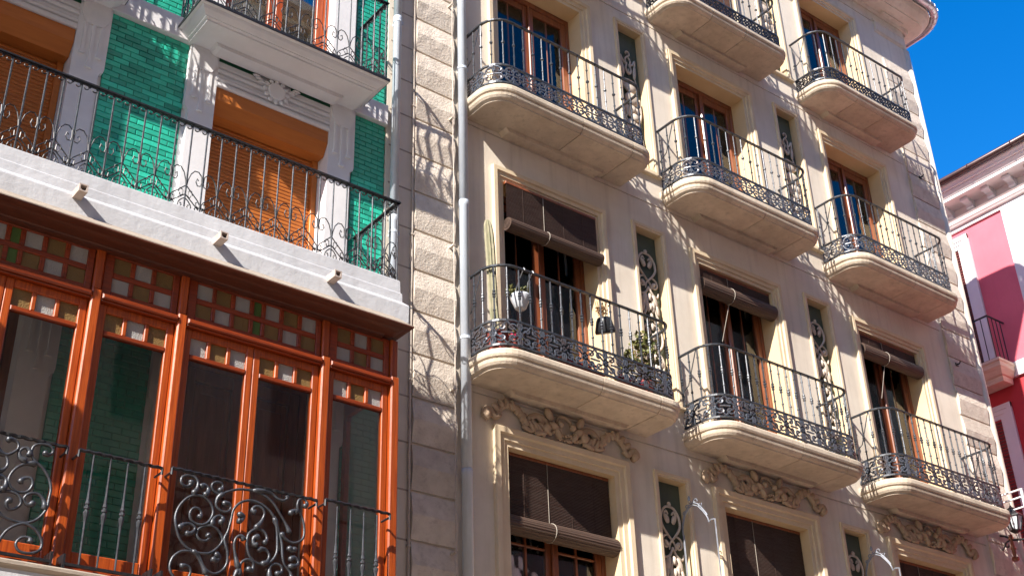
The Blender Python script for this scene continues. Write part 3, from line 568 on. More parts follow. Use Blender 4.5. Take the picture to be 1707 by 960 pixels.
# relief plaster over the first-floor windows: scrolling leaves meeting at a wreath with winged figures
def relief():
    mb = MB(); y = -.04
    RY = lambda a: Matrix.Rotation(a, 3, 'Y')
    def c(pts, r0, r1, n=7):
        q = smooth_path(pts, 3); k = len(q); mb.tube([(x, y, z) for x, z in q], [r0 + (r1 - r0) * i / (k - 1) for i in range(k)], n)
    for s in (-1, 1):
        c([(s * 1.00, .00), (s * 1.06, .04), (s * 1.03, .09), (s * .97, .07), (s * .93, .02), (s * .86, .06)], .045, .03)
        mb.blob((s * 1.03, y - .01, .03), (.05, .04, .05), 8, 5)
        c([(s * .90, .02), (s * .86, .12), (s * .76, .20), (s * .64, .18), (s * .56, .10), (s * .50, .02)], .028, .045)
        for k in range(6):
            t = k / 5; mb.blob((s * (.92 - .36 * t), y - .012, .06 + .15 * math.sin(math.pi * (.15 + .75 * t))), (.035, .032, .065), 7, 4, RY(s * (.9 - 1.5 * t)))
        c([(s * .56, .02), (s * .46, -.02), (s * .36, .04), (s * .30, .12), (s * .38, .17), (s * .46, .12)], .03, .04)
        c([(s * .50, .10), (s * .40, .17), (s * .28, .15), (s * .20, .06)], .03, .045)
        for k in range(5): mb.blob((s * (.46 - k * .055), y - .015, .03 + .02 * (k % 2)), (.03, .034, .075), 7, 4, RY(s * (.5 + .12 * k)))
        mb.blob((s * .22, y - .03, .21), (.045, .045, .085), 8, 5, RY(s * .45))          # raised wing
        mb.blob((s * .17, y - .045, .09), (.07, .05, .038), 8, 5, RY(-s * .35)); mb.blob((s * .085, y - .06, .12), (.036, .04, .04), 8, 5)
        mb.blob((s * .12, y - .05, .02), (.03, .04, .065), 8, 5, RY(s * .6)); mb.blob((s * .26, y - .04, .05), (.06, .04, .05), 8, 5, RY(s * .8))
        mb.blob((s * .33, y - .02, -.02), (.10, .03, .028), 8, 4, RY(s * .25))
    q = [(.10 * math.cos(a), .16 + .085 * math.sin(a)) for a in [math.pi * (i / 10) for i in range(11)]]
    mb.tube([(x, y - .01, z) for x, z in q], .02, 7)
    rr = random.Random(3)
    for k in range(16): mb.blob((rr.uniform(-.17, .17), y - .025, rr.uniform(-.03, .04)), (.022, .026, .022), 6, 4)
    for k in range(14): mb.blob((rr.uniform(-.42, .42), y - .012, rr.uniform(-.04, .0)), (.035, .022, .018), 6, 4, RY(rr.uniform(-.6, .6)))
    return mb.mesh('relief', 'relief', smooth=True)
REL = relief()
for x0, x1 in XC: link('relief_ornament', REL, B, ((x0 + x1) / 2, 0, ZT[1] + .205 + .045))
# iron end screens of the first-floor balconies: arched top rising from the wall to an outer post
def screen(x):
    mb = MB(); arch = [(0, -3.80), (-.01, -3.70), (-.06, -3.585), (-.13, -3.52), (-.20, -3.505), (-.27, -3.54), (-.33, -3.61), (-.38, -3.68), (-.395, -3.71), (-.41, -3.765), (-.44, -3.745), (-.50, -3.755)]
    for o in (0, .035):
        mb.tube([(x, a, b + o * (.8 if a > -.4 else 0)) for a, b in arch[:9]], .0085, 5)
    mb.tube([(x, a, b) for a, b in arch[8:]], .009, 5); mb.tube([(x, -.50, -3.75), (x, -.50, -6.0)], .009, 5); mb.tube([(x, -.01, -3.8), (x, -.01, -6.0)], .012, 5)
    for cy, cz, r, d in ((-.10, -3.50, .03, 1), (-.17, -3.465, .033, -1), (-.235, -3.47, .033, 1), (-.30, -3.53, .03, -1), (-.05, -3.56, .026, 1)):
        mb.tube([(x, a, b) for a, b in spiral(cy, cz, r, .008, d * 3.5, d * -2.2, 11)], .0065, 5)
    mb.lathe([(0, .012), (.03, .018), (.06, .004)], 6, (x, -.145, -3.44))
    for k in range(9): mb.tube([(x, -.06 - k * .048, -6.0), (x, -.06 - k * .048, -5.0)], .008, 5)
    return part('balcony_screen', mb, 'screenwhite', B, fix=False)
screen(2.424); screen(5.64)
# first-floor balcony floors below the picture
for c in range(3):
    x0 = XC[c][0] - .55; x1 = XC[c][1] + .58
    mb = MB(); mb.loops([[(x, y, ZS[1] + z) for x, y in outline(x0, x1, .565, o)] for o, z in SLABP]); part('balcony_floor', mb, 'balcony', B)

for x, z in ((8.75, .08), (8.9, 3.6)):
    mb = MB(); mb.tube([(x, .0, z), (x, -.09, z), (x, -.11, z + .03)], .012, 6); mb.box(x - .03, -.05, z - .025, x + .03, -.035, z + .025); part('wall_hook', mb, 'iron_black', B)

# ------------------------------------------------------------------ tiled building with the wooden bay
LB = thing('tiled_building', 'building with green glazed tiles, white mouldings, orange shutters and a varnished wooden bay', 'building', (-4.3, 0, -10))
LX0, LX1 = -7.2, -1.605
WO = [(-6.327, -5.037), (-3.61, -2.32)]                     # shuttered openings
PIL = [(-6.637, -6.327), (-5.037, -4.727), (-3.92, -3.61), (-2.32, -2.01)]
mb = MB(); H2 = [(a, b, -2.36, -.305) for a, b in WO] + [(a, b, .345, 2.75) for a, b in WO] + [(a, b, -5.6, -3.2) for a, b in WO]
wall_grid(mb, LX0, LX1, -10.06, 7.5, .03, H2)
for a, b, c, d in H2: reveal(mb, a, b, c, d, .03, .30)
mb.quad((LX0, .03, -10.06), (LX0, 9, -10.06), (LX0, 9, 7.5), (LX0, .03, 7.5)); mb.quad((LX1, .03, -10.06), (LX1, 9, -10.06), (LX1, 9, 7.5), (LX1, .03, 7.5))
mb.quad((LX0, .03, 7.5), (LX1, .03, 7.5), (LX1, 9, 7.5), (LX0, 9, 7.5)); mb.quad((LX0, 9, -10.06), (LX1, 9, -10.06), (LX1, 9, 7.5), (LX0, 9, 7.5))
part('wall', mb, 'white', LB)
mb = MB(); mb.box(LX0 + .05, .6, -9.9, LX1 - .05, .65, 7.4); part('inner_wall', mb, 'room', LB)
# glazed tiles laid in running bond; the nearest three hundred are tiles of their own
TW, TH = .157, .0605
def tile_mesh(w):
    h = TH - .006; w -= .006; d = .014; c = .006
    m = MB(); m.add([(-w/2, 0, -h/2), (w/2, 0, -h/2), (w/2, 0, h/2), (-w/2, 0, h/2), (-w/2, -d + .003, -h/2), (w/2, -d + .003, -h/2), (w/2, -d + .003, h/2), (-w/2, -d + .003, h/2), (-w/2 + c, -d, -h/2 + c), (w/2 - c, -d, -h/2 + c), (w/2 - c, -d, h/2 - c), (-w/2 + c, -d, h/2 - c)],
                    [(0, 1, 5, 4), (1, 2, 6, 5), (2, 3, 7, 6), (3, 0, 4, 7), (4, 5, 9, 8), (5, 6, 10, 9), (6, 7, 11, 10), (7, 4, 8, 11), (8, 9, 10, 11)]); return m
TM = {}
def tile_cells(x0, x1, z0, z1):
    out = []; nz = int(round((z1 - z0) / TH)); th = (z1 - z0) / nz
    for j in range(nz):
        z = z0 + (j + .5) * th; x = x0 - (TW / 2 if j % 2 else 0)
        while x < x1 - .02:
            a = max(x, x0); b = min(x + TW, x1)
            if b - a > .03: out.append(((a + b) / 2, z, round(b - a, 3)))
            x += TW
    return out
PANELS = [(-4.727, -3.92, -2.36, .08), (-2.01, LX1, -2.36, .08), (-4.727, -3.92, .345, 2.6), (-2.01, LX1, .345, 2.6)]
BAYP = [(-4.727, -3.92, -5.6, -2.95), (-2.01, LX1, -5.6, -2.95)]
mb = MB()
for x0, x1, z0, z1 in PANELS + BAYP + [(LX0, -6.637, -2.36, 2.6)]: mb.box(x0, .022, z0, x1, .032, z1)
part('grout', mb, 'grout', LB, fix=False)
cells = []
for p in PANELS: cells += [c for c in tile_cells(*p)]
# largest in the picture first: lower panels, then the strip over the frieze
cells.sort(key=lambda c: (c[1] > .1, c[1] > 1.25, 0))
rr = random.Random(5); n_t = 0; rest = MB()
def add_tile_to(m, c):
    t = tile_mesh(c[2]); rz = rr.uniform(-.010, .010); rx = rr.uniform(-.012, .012); b = len(m.v)
    m.add([(c[0] + x, .022 + y + rz * x + rx * z, c[1] + z) for x, y, z in t.v], t.f)
for c in cells:
    if n_t < 300:
        if c[2] not in TM: TM[c[2]] = tile_mesh(c[2]).mesh('tile', 'tile')
        o = link('tile', TM[c[2]], LB, (c[0], .022, c[1])); o.rotation_euler = (rr.uniform(-.020, .020), 0, rr.uniform(-.016, .016)); n_t += 1
    else: add_tile_to(rest, c)
for p in BAYP:
    for c in tile_cells(*p): add_tile_to(rest, c)
part('tile_field', rest, 'tile', LB, kind='stuff', fix=False)
# pilasters with shouldered capitals and hanging drops
for k, (x0, x1) in enumerate(PIL):
    inner = x1 if k % 2 == 0 else x0; out = x0 if k % 2 == 0 else x1; s = 1 if out > inner else -1; q = .045
    for zt, zb, zs in ((.0795, -2.36, -.66), (2.6, .346, 1.75), (-2.95, -5.6, -3.75)):
        mb = MB(); pts = [(inner, zb), (out - s * q, zb), (out - s * q, zs - .075), (out - s * q * .75, zs - .045), (out - s * q * .2, zs - .03), (out, zs + .01), (out, zt), (inner, zt)]
        mb.prism(pts, 'y', -.028, .031); pl = part('pilaster', mb, 'white', LB)
        for dx, za, zc in ((.075, zs + .47, zs + .13), (.155, zs + .47, zs - .01), (.235, zs + .47, zs + .13)):
            m = MB(); x = out - s * dx; m.prism([(x - .016, za), (x + .016, za), (x + .016, zc), (x - .016, zc)], 'y', -.040, -.0275); m.prism([(x - .028, zc), (x + .028, zc), (x + .028, zc - .028), (x - .028, zc - .028)], 'y', -.052, -.0275)
            part('drop', m, 'white', pl)
        m = MB(); xm = (x0 + x1) / 2
        m.prism([(x0 + .02, zs + .74), (x1 - .02, zs + .74), (x1 - .02, zs + .56), (x1 - .075, zs + .47), (x0 + .075, zs + .47), (x0 + .02, zs + .56)], 'y', -.045, -.0275); part('capital', m, 'white', pl)
mb = MB(); mb.cbox(LX0, -.045, .081, LX1, .03, .344, .006); part('frieze', mb, 'white', LB)
# spandrel mouldings, green inlays and medallion over each opening
for a, b in WO:
    for z0, zt in ((-.305, .08), (2.75, 2.9)):
        m = MB(); m.box(a - .001, -.015, z0 + .001, b + .001, .03, zt - .002); sp = part('spandrel', m, 'white', LB)
        if zt > 1: continue
        m = MB()
        for z, h, p in ((-.285, .022, .030), (-.215, .016, .026), (-.185, .010, .022), (-.120, .018, .028), (-.06, .012, .022)):
            m.cbox(a + .0, -.015 - p, z - h, b - .0, -.014, z + h, min(.008, h * .7))
        part('moulding', m, 'white', sp)
        for c, d in ((a + .0, a + .455), (b - .47, b - .0)):
            m = MB(); m.box(c, -.020, .012, d, -.014, .062); part('inlay', m, 'greenstrip', sp)
        xm = (a + b) / 2; m = MB()
        m.loops([[(xm + r * math.cos(t), -y, -.105 + r * math.sin(t)) for t in [2 * math.pi * i / 20 for i in range(20)]] for y, r in ((.04, .105), (.062, .10), (.066, .085), (.064, .01))])
        for i in range(12):
            t = 2 * math.pi * i / 12; m.blob((xm + .125 * math.cos(t), -.045, -.105 + .125 * math.sin(t)), (.034, .018, .026), 6, 4, Matrix.Rotation(-t, 3, 'Y'))
        for s in (-1, 1):
            for kk in range(3): m.blob((xm + s * (.17 + .03 * kk), -.04, -.02 + .028 * (kk - 1)), (.05, .018, .014), 6, 4)
        part('medallion', m, 'white', sp)
# roller shutters in the second-floor openings
sm = MB(); sm.add([(-.5, 0, -.0215), (.5, 0, -.0215), (.5, -.010, -.012), (-.5, -.010, -.012), (-.5, -.012, .006), (.5, -.012, .006), (.5, -.002, .0205), (-.5, -.002, .0205)], [(0, 1, 3, 2)[::1], (2, 3, 5, 4), (4, 5, 7, 6)])
sm.f = [(0, 1, 2, 3), (3, 2, 5, 4), (4, 5, 6, 7)]
for a, b in WO:
    m = MB(); m.prism([(-.012, -.308), (-.012, -.455), (.06, -.59), (.3, -.59), (.3, -.308)], 'x', a + .004, b - .004); bx = part('shutter_box', m, 'shutter', LB)
    m = MB(); m.box(a + .005, .215, -2.358, b - .005, .245, -.592)
    sh = part('roller_shutter', m, 'shutter', LB)
    for x0, x1 in ((a + .004, a + .062), (b - .062, b - .004)):
        m = MB(); m.cbox(x0, .165, -2.358, x1, .245, -.59, .005); part('guide_rail', m, 'shutter', sh)
    me = None; w = b - a - .124
    if 'SLATM' not in globals(): SLATM = MB().add([(x * w, y, z) for x, y, z in sm.v], sm.f).mesh('slat', 'shutter')
    z = -.615
    while z > -2.34: link('slat', SLATM, sh, ((a + b) / 2, .214, z)); z -= .0435
# upper windows with orange frames
for a, b in WO:
    m = MB(); m.box(a, .12, .345, a + .06, .2, 2.75); m.box(b - .06, .12, .345, b, .2, 2.75); m.box(a + .06, .121, 2.67, b - .06, .2, 2.749); w_ = part('window', m, 'orange', LB); xm = (a + b) / 2
    for c, d in ((a + .061, xm - .001), (xm + .001, b - .061)):
        m = MB(); pane_frame(m, c, d, .36, 2.668, .13, .18, .085, .1, .14); part('casement', m, 'orange', w_)
        m = MB(); m.box(c + .07, .15, .45, d - .07, .155, 2.6); part('pane', m, 'bayglass', w_)
# dark doors behind the bay
for a, b in WO:
    m = MB(); m.box(a, .14, -5.6, a + .07, .22, -3.2); m.box(b - .07, .14, -5.6, b, .22, -3.2); m.box(a + .07, .141, -3.3, b - .07, .22, -3.2); w_ = part('inner_door', m, 'darkwood', LB); xm = (a + b) / 2
    for c, d in ((a + .071, xm - .001), (xm + .001, b - .071)):
        m = MB(); pane_frame(m, c, d, -5.59, -3.301, .15, .2, .10, .12, .75); part('door_leaf', m, 'darkwood', w_)
        m = MB(); m.cbox(c + .10, .165, -4.84, d - .10, .19, -3.42, .02); m.cbox(c + .16, .15, -4.74, d - .16, .166, -3.52, .015); part('door_panel', m, 'darkwood', w_)

# ---- railings of wrought iron: bars, a frieze of small scrolls, crossed scrolls below
GAP = .1445
def scroll_unit(h, flip):
    """one gap between two bars; h = height of the bars"""
    m = MB(); r = .0054; sx = -1 if flip else 1
    def t(p, rad=r): m.tube([(sx * (x - .5) * GAP, 0, z) for x, z in p], rad, 5)
    zt = .33
    t([(.06, zt - .02), (.10, zt + .045), (.30, zt + .078), (.55, zt + .075), (.78, zt + .03), (.92, zt - .04), (.97, zt - .10)])
    t([(.06, zt - .02), (.12, zt - .06), (.30, zt - .065), (.42, zt - .03), (.36, zt + .01), (.26, zt - .01)])
    t([(.97, zt - .10), (.60, zt - .155), (.18, zt - .215), (.05, zt - .25), (.10, zt - .29), (.26, zt - .28), (.30, zt - .24), (.20, zt - .23)])
    t([(.97, zt - .19), (.55, zt - .245), (.10, zt - .305)])
    t([(.55, zt - .18), (.62, zt - .14), (.82, zt - .15), (.84, zt - .20), (.70, zt - .215), (.64, zt - .19)])
    t([(.95, .10), (.80, .085), (.62, .05), (.56, .02), (.70, .004), (.82, .022), (.78, .045), (.70, .04)])
    t([(.05, .045), (.20, .055), (.34, .03), (.28, .006), (.18, .012)])
    return m.mesh('scroll', 'iron_black')
SCR = [scroll_unit(.88, False), scroll_unit(.88, True)]
def top_unit():
    m = MB()
    for c in (-.036, .036):
        m.tube([(c + x, 0, z) for x, z in spiral(0, -.036, .040, .012, math.pi * .95, -math.pi * 1.0, 12)], .0058, 5)
        m.tube([(c - .034, 0, -.028), (c - .036, 0, -.004)], .005, 4)
    return m.mesh('rail_scroll', 'iron_black')
TOPU = top_unit()
def iron_railing(parent, runs, zb, zr):
    """runs: (start, end) points on plan"""
    h = zr - zb
    key = round(h, 2)
    if key not in BARM: BARM[key] = MB().lathe([(0, .0085), (h - .02, .0085)], 6).mesh('bar', 'iron')
    E = parent
    for (ax, ay), (bx, by) in runs:
        L = math.dist((ax, ay), (bx, by)); n = round(L / GAP); dx, dy = (bx - ax) / n, (by - ay) / n; rz = math.atan2(by - ay, bx - ax)
        m = MB(); t = Vector((dx, dy, 0)).normalized(); nn = Vector((-t.y, t.x, 0))
        a = Vector((ax, ay, 0)) - t * .02; b = Vector((bx, by, 0)) + t * .02
        m.add([tuple(p + nn * q + Vector((0, 0, z))) for p in (a, b) for q, z in ((-.022, zr - .008), (.022, zr - .008), (.022, zr + .006), (.0, zr + .014), (-.022, zr + .006))],
              [(4, 3, 2, 1, 0), (5, 6, 7, 8, 9)] + [(i, (i + 1) % 5, 5 + (i + 1) % 5, 5 + i) for i in range(5)])
        part('handrail', m, 'iron_black', E)
        for i in range(n + 1): link('bar', BARM[key], E, (ax + dx * i, ay + dy * i, zb), rz=rz)
        for i in range(n):
            c = (ax + dx * (i + .5), ay + dy * (i + .5))
            o = link('scroll', SCR[i % 2], E, (*c, zb), rz=rz); o.scale.x = L / n / GAP
            o = link('rail_scroll', TOPU, E, (*c, zr - .006), rz=rz); o.scale.x = L / n / GAP
BARM = {}
E1 = group_empty('balcony', LB, (-4.5, -.42, -2.36))
x9 = -1.948; n_b = 36; x8 = x9 - GAP * n_b
iron_railing(E1, [((x8, -.80), (x9, -.80)), ((x9, -.80), (x9, .0))], -2.36, -1.478)
def slab_end(mb, prof, x0, x1off, m=1):
    """profile (y, z) extruded along the front and mitred round the right end"""
    for (y0, z0), (y1, z1) in zip(prof, prof[1:]):
        xa = x9 - .8 - y0 + x1off; xb = x9 - .8 - y1 + x1off
        mb.quad((x0, y0, z0), (xa, y0, z0), (xb, y1, z1), (x0, y1, z1)); mb.quad((xa, y0, z0), (xa, .03, z0), (xb, .03, z1), (xb, y1, z1))
mb = MB(); SP = [(.03, -2.358), (-.82, -2.360), (-.832, -2.372), (-.836, -2.50), (-.848, -2.512), (-.850, -2.60), (-.892, -2.640), (-.896, -2.655), (-.893, -2.825), (-.80, -2.83)]
rr2 = random.Random(2)
slab_end(mb, SP, LX0, -.015); part('slab', mb, 'slabwhite', E1, fix=True)
mb = MB(); slab_end(mb, [(-.885, -2.822), (-.925, -2.826), (-.935, -2.842), (-.955, -2.850), (-1.035, -2.930), (-1.052, -2.938), (-1.052, -2.950), (-.80, -2.953)], LX0, -.215); part('weather_course', mb, 'eave', E1)
for x in (-5.045, -3.825, -2.715):
    mb = MB(); w, y0, y1 = .036, -1.035, -.80
    zc = -2.645
    mb.box(x - w, y0, zc - .036, x + w, y1, zc - .026); mb.box(x - w, y0, zc - .0259, x - w + .011, y1, zc + .022); mb.box(x + w - .011, y0, zc - .0259, x + w, y1, zc + .022); mb.box(x - w, y0, zc + .0221, x + w, y1, zc + .032)
    mb.prism([(x - w + .0111, zc - .0258), (x - w + .024, zc - .0258), (x - w + .0111, zc - .008)], 'y', y0 + .001, y1); mb.prism([(x + w - .0111, zc - .0258), (x + w - .024, zc - .0258), (x + w - .0111, zc - .008)], 'y', y0 + .001, y1)
    sp_ = part('drain_spout', mb, 'spout', E1, fix=False)
    mb = MB(); mb.box(x - w + .0112, -.93, zc - .0257, x + w - .0112, -.91, zc + .022); part('spout_bore', mb, 'dark', E1)
# upper balconies
for k, (x0, x1) in enumerate(((-6.79, -4.64), (-4.075, -1.93))):
    E2 = group_empty('balcony', LB, ((x0 + x1) / 2, -.28, .21)); dpt = .56; zu = .212
    prof = [(0, zu), (.0, zu - .030), (-.030, zu - .034), (-.033, zu - .044), (-.045, zu - .068), (-.080, zu - .098), (-.095, zu - .104), (-.097, zu - .114), (-.123, zu - .120), (-.125, zu - .140)]
    mb = MB(); mb.loops([[(x0 - o, .02, z), (x0 - o, -dpt - o, z), (x1 + o, -dpt - o, z), (x1 + o, .02, z)] for o, z in prof]); part('slab', mb, 'white', E2)
    mb = MB(); mb.box(x0 - .008, -dpt - .008, zu - .026, x1 + .008, -dpt, zu + .006); mb.box(x0 - .008, -dpt, zu - .026, x0, .02, zu + .006); mb.box(x1, -dpt, zu - .026, x1 + .008, .02, zu + .006); part('edge_strip', mb, 'iron_black', E2)
    mb = MB(); a, b = WO[k]; zz = zu - .1395; mb.prism([(a - .12, zz), (b + .06, zz), (b + .04, zz - .03), (b - .0, zz - .045), (a - .06, zz - .045), (a - .10, zz - .03)], 'y', -.20, -.0455); part('corbel', mb, 'white', E2)
    iron_railing(E2, [((x0 + .03, .0), (x0 + .03, -.52)), ((x0 + .03, -.52), (x1 - .03, -.52)), ((x1 - .03, -.52), (x1 - .03, .0))], .22, 1.285)

# ---- the varnished wooden bay
BY = group_empty('bay_window', LB, (-4.3, -.42, -5.68))
POSTS = [(-6.152, -6.070), (-4.80, -4.716), (-4.077, -3.994), (-2.735, -2.651), (-2.024, -1.936)]
def slab_end2(mb, prof, x0, off):
    for (y0, z0), (y1, z1) in zip(prof, prof[1:]):
        xa = off - y0; xb = off - y1
        mb.quad((x0, y0, z0), (xa, y0, z0), (xb, y1, z1), (x0, y1, z1)); mb.quad((xa, y0, z0), (xa, .03, z0), (xb, .03, z1), (xb, y1, z1))
mb = MB(); slab_end2(mb, [(-.80, -2.945), (-1.060, -2.9515), (-1.066, -2.958), (-1.064, -2.968), (-1.03, -2.976), (-1.0, -2.980), (-.97, -2.990), (-.94, -2.996), (-.91, -3.000), (-.875, -3.004), (-.865, -3.012), (-.862, -3.03), (-.80, -3.032)], LX0, -2.985); part('bay_cornice', mb, 'bayhead', BY)
for x0, x1 in POSTS:
    m = MB(); m.cbox(x0, -.862, -5.66, x1, -.745, -3.385, .012); m.cbox(x0 + .006, -.842, -3.384, x1 - .006, -.745, -3.012, .010); part('post', m, 'orange', BY)
for (a0, a), (b, b1) in zip(POSTS, POSTS[1:]):
    wide = b - a > 1; ym = -.80
    m = MB(); m.cbox(a + .001, -.878, -3.462, b - .001, -.76, -3.418, .010); m.cbox(a + .004, -.856, -3.478, b - .004, -.77, -3.463, .004); part('ledge', m, 'orange_h', BY)
    # transom frame with its grid of small panes
    cols = [(-3.915, -3.775), (-3.740, -3.605), (-3.565, -3.429), (-3.390, -3.317), (-3.278, -3.144), (-3.104, -2.965), (-2.925, -2.784)] if wide else \
           ([(-4.638, -4.495), (-4.457, -4.318), (-4.279, -4.133)] if b < -3.5 else [(-2.568, -2.427), (-2.388, -2.254), (-2.214, -2.078)])
    if wide and a < -5: cols = [(p - 2.072, q - 2.072) for p, q in cols]
    rows = [(-3.175, -3.040), (-3.352, -3.225)]
    m = MB(); y0, y1 = ym - .018, ym + .03
    m.cbox(a + .001, y0, -3.417, cols[0][0], y1, -3.013, .005); m.cbox(cols[-1][1], y0, -3.417, b - .001, y1, -3.013, .005)
    m.cbox(cols[0][0], y0 + .001, -3.039, cols[-1][1], y1, -3.013, .004); m.cbox(cols[0][0], y0 + .001, -3.417, cols[-1][1], y1, -3.353, .005)
    part('transom_frame', m, 'orange_h', BY)
    m = MB(); m.cbox(cols[0][0], y0 + .006, -3.224, cols[-1][1], y1 - .002, -3.176, .006); part('transom_bar', m, 'orange_h', BY)
    for (p, q), (r_, s_) in zip(cols, cols[1:]):
        for z0, z1 in rows:
            m = MB(); m.cbox(q, y0 + .004, z0 + .0005, r_, y1 - .002, z1 - .0005, .006); part('glazing_bar', m, 'orange_h', BY)
    for i, (p, q) in enumerate(cols):
        for j, (z0, z1) in enumerate(rows):
            g_ = wide and i == 3; k = (i if i < 3 else i - 4) if wide else i
            white = ((k + j) % 2 == 0) if wide and i < 3 else (((k + j) % 2 == 0) if wide else ((k + j) % 2 == 1))
            m = MB(); m.box(p - .004, ym + .004, z0 - .004, q + .004, ym + .009, z1 + .004); part('small_pane', m, 'fg' if g_ else ('fw' if white else 'fa'), BY)
    # sashes
    xm = (a + b) / 2
    leaves = [(a + .004, xm - .0015), (xm + .0015, b - .004)] if wide else [(a + .004, b - .004)]
    for li, (c, d) in enumerate(leaves):
        sl_ = .062; ys0, ys1 = ym - .016, ym + .03
        m = MB(); m.cbox(c, ys0, -5.615, c + sl_, ys1, -3.479, .006); m.cbox(d - sl_, ys0, -5.615, d, ys1, -3.479, .006)
        m.cbox(c + sl_, ys0 + .001, -3.546, d - sl_, ys1, -3.479, .005); m.cbox(c + sl_, ys0 + .001, -5.615, d - sl_, ys1, -5.47, .008); sash = part('sash', m, 'orange', BY)
        m = MB(); m.cbox(c + sl_, ys0 - .004, -3.742, d - sl_, ys1 - .004, -3.703, .006); part('sash_bar', m, 'orange_h', BY)
        w = (d - c - 2 * sl_ - 2 * .036) / 3; x = c + sl_
        for i in range(3):
            wt = ((i + li) % 2 == 0) if wide else (i % 2 == (1 if b < -3.5 else 0))
            m = MB(); m.box(x - .003, ym + .010, -3.705, x + w + .003, ym + .015, -3.543); part('small_pane', m, 'fw' if wt else 'fa', BY)
            if i < 2: m = MB(); m.cbox(x + w, ys0 + .002, -3.7025, x + w + .036, ys1 - .003, -3.5465, .006); part('glazing_bar', m, 'orange', BY)
            x += w + .036
        m = MB(); m.box(c + sl_ - .006, ym + .004, -5.476, d - sl_ + .006, ym + .009, -3.737); part('pane', m, 'bayglass', BY)
# right-hand end of the bay, sill and stone floor
m = MB(); m.box(-1.99, -.744, -5.615, -1.945, .02, -5.45); m.box(-1.99, -.744, -3.48, -1.945, .02, -3.03); m.box(-1.99, -.05, -5.449, -1.945, .02, -3.481); part('end_frame', m, 'orange_h', BY)
m = MB(); m.box(-1.972, -.75, -5.46, -1.967, -.04, -3.47); part('pane', m, 'bayglass', BY)
m = MB(); slab_end2(m, [(-.70, -5.616), (-.905, -5.618), (-.925, -5.625), (-.93, -5.66), (-.915, -5.672), (-.70, -5.674)], LX0, -2.80); part('bay_sill', m, 'orange_h', BY)
m = MB(); slab_end2(m, [(.03, -5.676), (-1.06, -5.678), (-1.075, -5.69), (-1.075, -5.712), (-1.055, -5.73), (-1.05, -5.74)], LX0, -2.86); part('bay_ledge', m, 'eave', BY)
m = MB(); slab_end2(m, [(-1.05, -5.738), (-1.05, -6.15), (.03, -6.2)], LX0, -2.88); part('bay_floor', m, 'slabwhite', BY)
# ironwork in front of the sashes
YG = -.985
def rope(m, x0, x1, z, r=.013):
    n = max(2, int((x1 - x0) / .02)); m.tube([(x0 + (x1 - x0) * i / n, YG + .003 * math.sin(i * 1.7), z + .003 * math.cos(i * 1.7)) for i in range(n + 1)], [r * (1 + .16 * (i % 2)) for i in range(n + 1)], 5)
KNOT = MB().lathe([(0, .0075), (.30, .0085), (.345, .012), (.385, .021), (.398, .022), (.402, .013), (.412, .012), (.418, .021), (.432, .022), (.44, .012), (.448, .012), (.455, .018), (.48, .012), (.54, .0085), (.80, .0065), (.85, .0065)], 8).mesh('bar', 'grille')
for k, (x0, x1) in enumerate(((-6.05, -4.845), (-4.756, -4.118), (-4.04, -2.793), (-2.712, -2.092))):
    GR = group_empty('window_grille', LB, ((x0 + x1) / 2, YG, -5.62)); zt_ = (-4.783, -4.782, -4.762, -4.740)[k]; zb_ = -5.625
    m = MB(); rope(m, x0, x1, zt_)
    for x in (x0, x1): m.tube([(x, -.855, zt_ - .03), (x, YG + .02, zt_ - .03), (x, YG, zt_ - .05), (x, YG, zt_)], .010, 5)
    part('top_rail', m, 'iron_black', GR)
    m = MB(); m.box(x0, YG - .012, zb_ - .010, x1, YG + .012, zb_ + .010)
    for x in (x0, x1): m.box(x - .008, YG - .013, zb_ - .03, x + .008, -.855, zb_ + .07)
    part('bottom_rail', m, 'iron_black', GR)
    if k in (1, 3):
        for i in range(4):
            x = ((-4.646, -4.516, -4.384, -4.252) if k == 1 else (-2.60, -2.472, -2.345, -2.218))[i]; link('bar', KNOT, GR, (x, YG, zb_))
    else:
        C = GRILLE1 if k == 0 else GRILLE3
        for c in C:
            q = smooth_path(c, 3); n = len(q); L = sum(math.dist(a, b) for a, b in zip(q, q[1:]))
            def rad(i):
                t = i / (n - 1); e = max(0, 1 - min(t, 1 - t) * L / .10); return .0105 + .019 * e ** 1.3 * (0.15 if min(i, n - 1 - i) == 0 else 1)
            m = MB(); m.tube([(x, YG + .004 * math.sin(i * .5), max(z, zb_)) for i, (x, z) in enumerate(q)], [rad(i) for i in range(n)], 7); part('scroll', m, 'grille', GR, smooth=True)
        if k == 0:                                # the far half mirrors the near one
            for c in GRILLE1[:7]:
                q = smooth_path([(-10.93 - x, z) for x, z in c], 2); n = len(q)
                m = MB(); m.tube([(x, YG, z) for x, z in q], .012, 6); part('scroll', m, 'grille', GR, smooth=True)

# ------------------------------------------------------------------ pink building down the street
PK = thing('pink_building', 'pink and white painted building with a bracketed cornice beyond the cream corner', 'building', (16, 0, -10))
mb = MB()
mb.quad((14, -3, -10.06), (14, 12, -10.06), (14, 12, 6.3), (14, -3, 6.3)); mb.quad((14, -3, -10.06), (22, -3, -10.06), (22, -3, 6.3), (14, -3, 6.3)); mb.quad((14, 12, -10.06), (22, 12, -10.06), (22, 12, 6.3), (14, 12, 6.3)); mb.quad((22, -3, -10.06), (22, 12, -10.06), (22, 12, 6.3), (22, -3, 6.3))
part('wall', mb, 'pink', PK)
mb = MB(); mb.box(13.99, -2.99, -10, 14.0, 11.9, 2.04); part('lower_wall', mb, 'red', PK)
mb = MB(); mb.box(13.965, -3.0, 2.345, 14.0, 1.31, 5.598); part('corner_pilaster', mb, 'pinkwhite', PK)
mb = MB(); mb.box(13.93, -3.01, 2.05, 14.0, 12, 2.34); part('floor_band', mb, 'pinkwhite', PK)
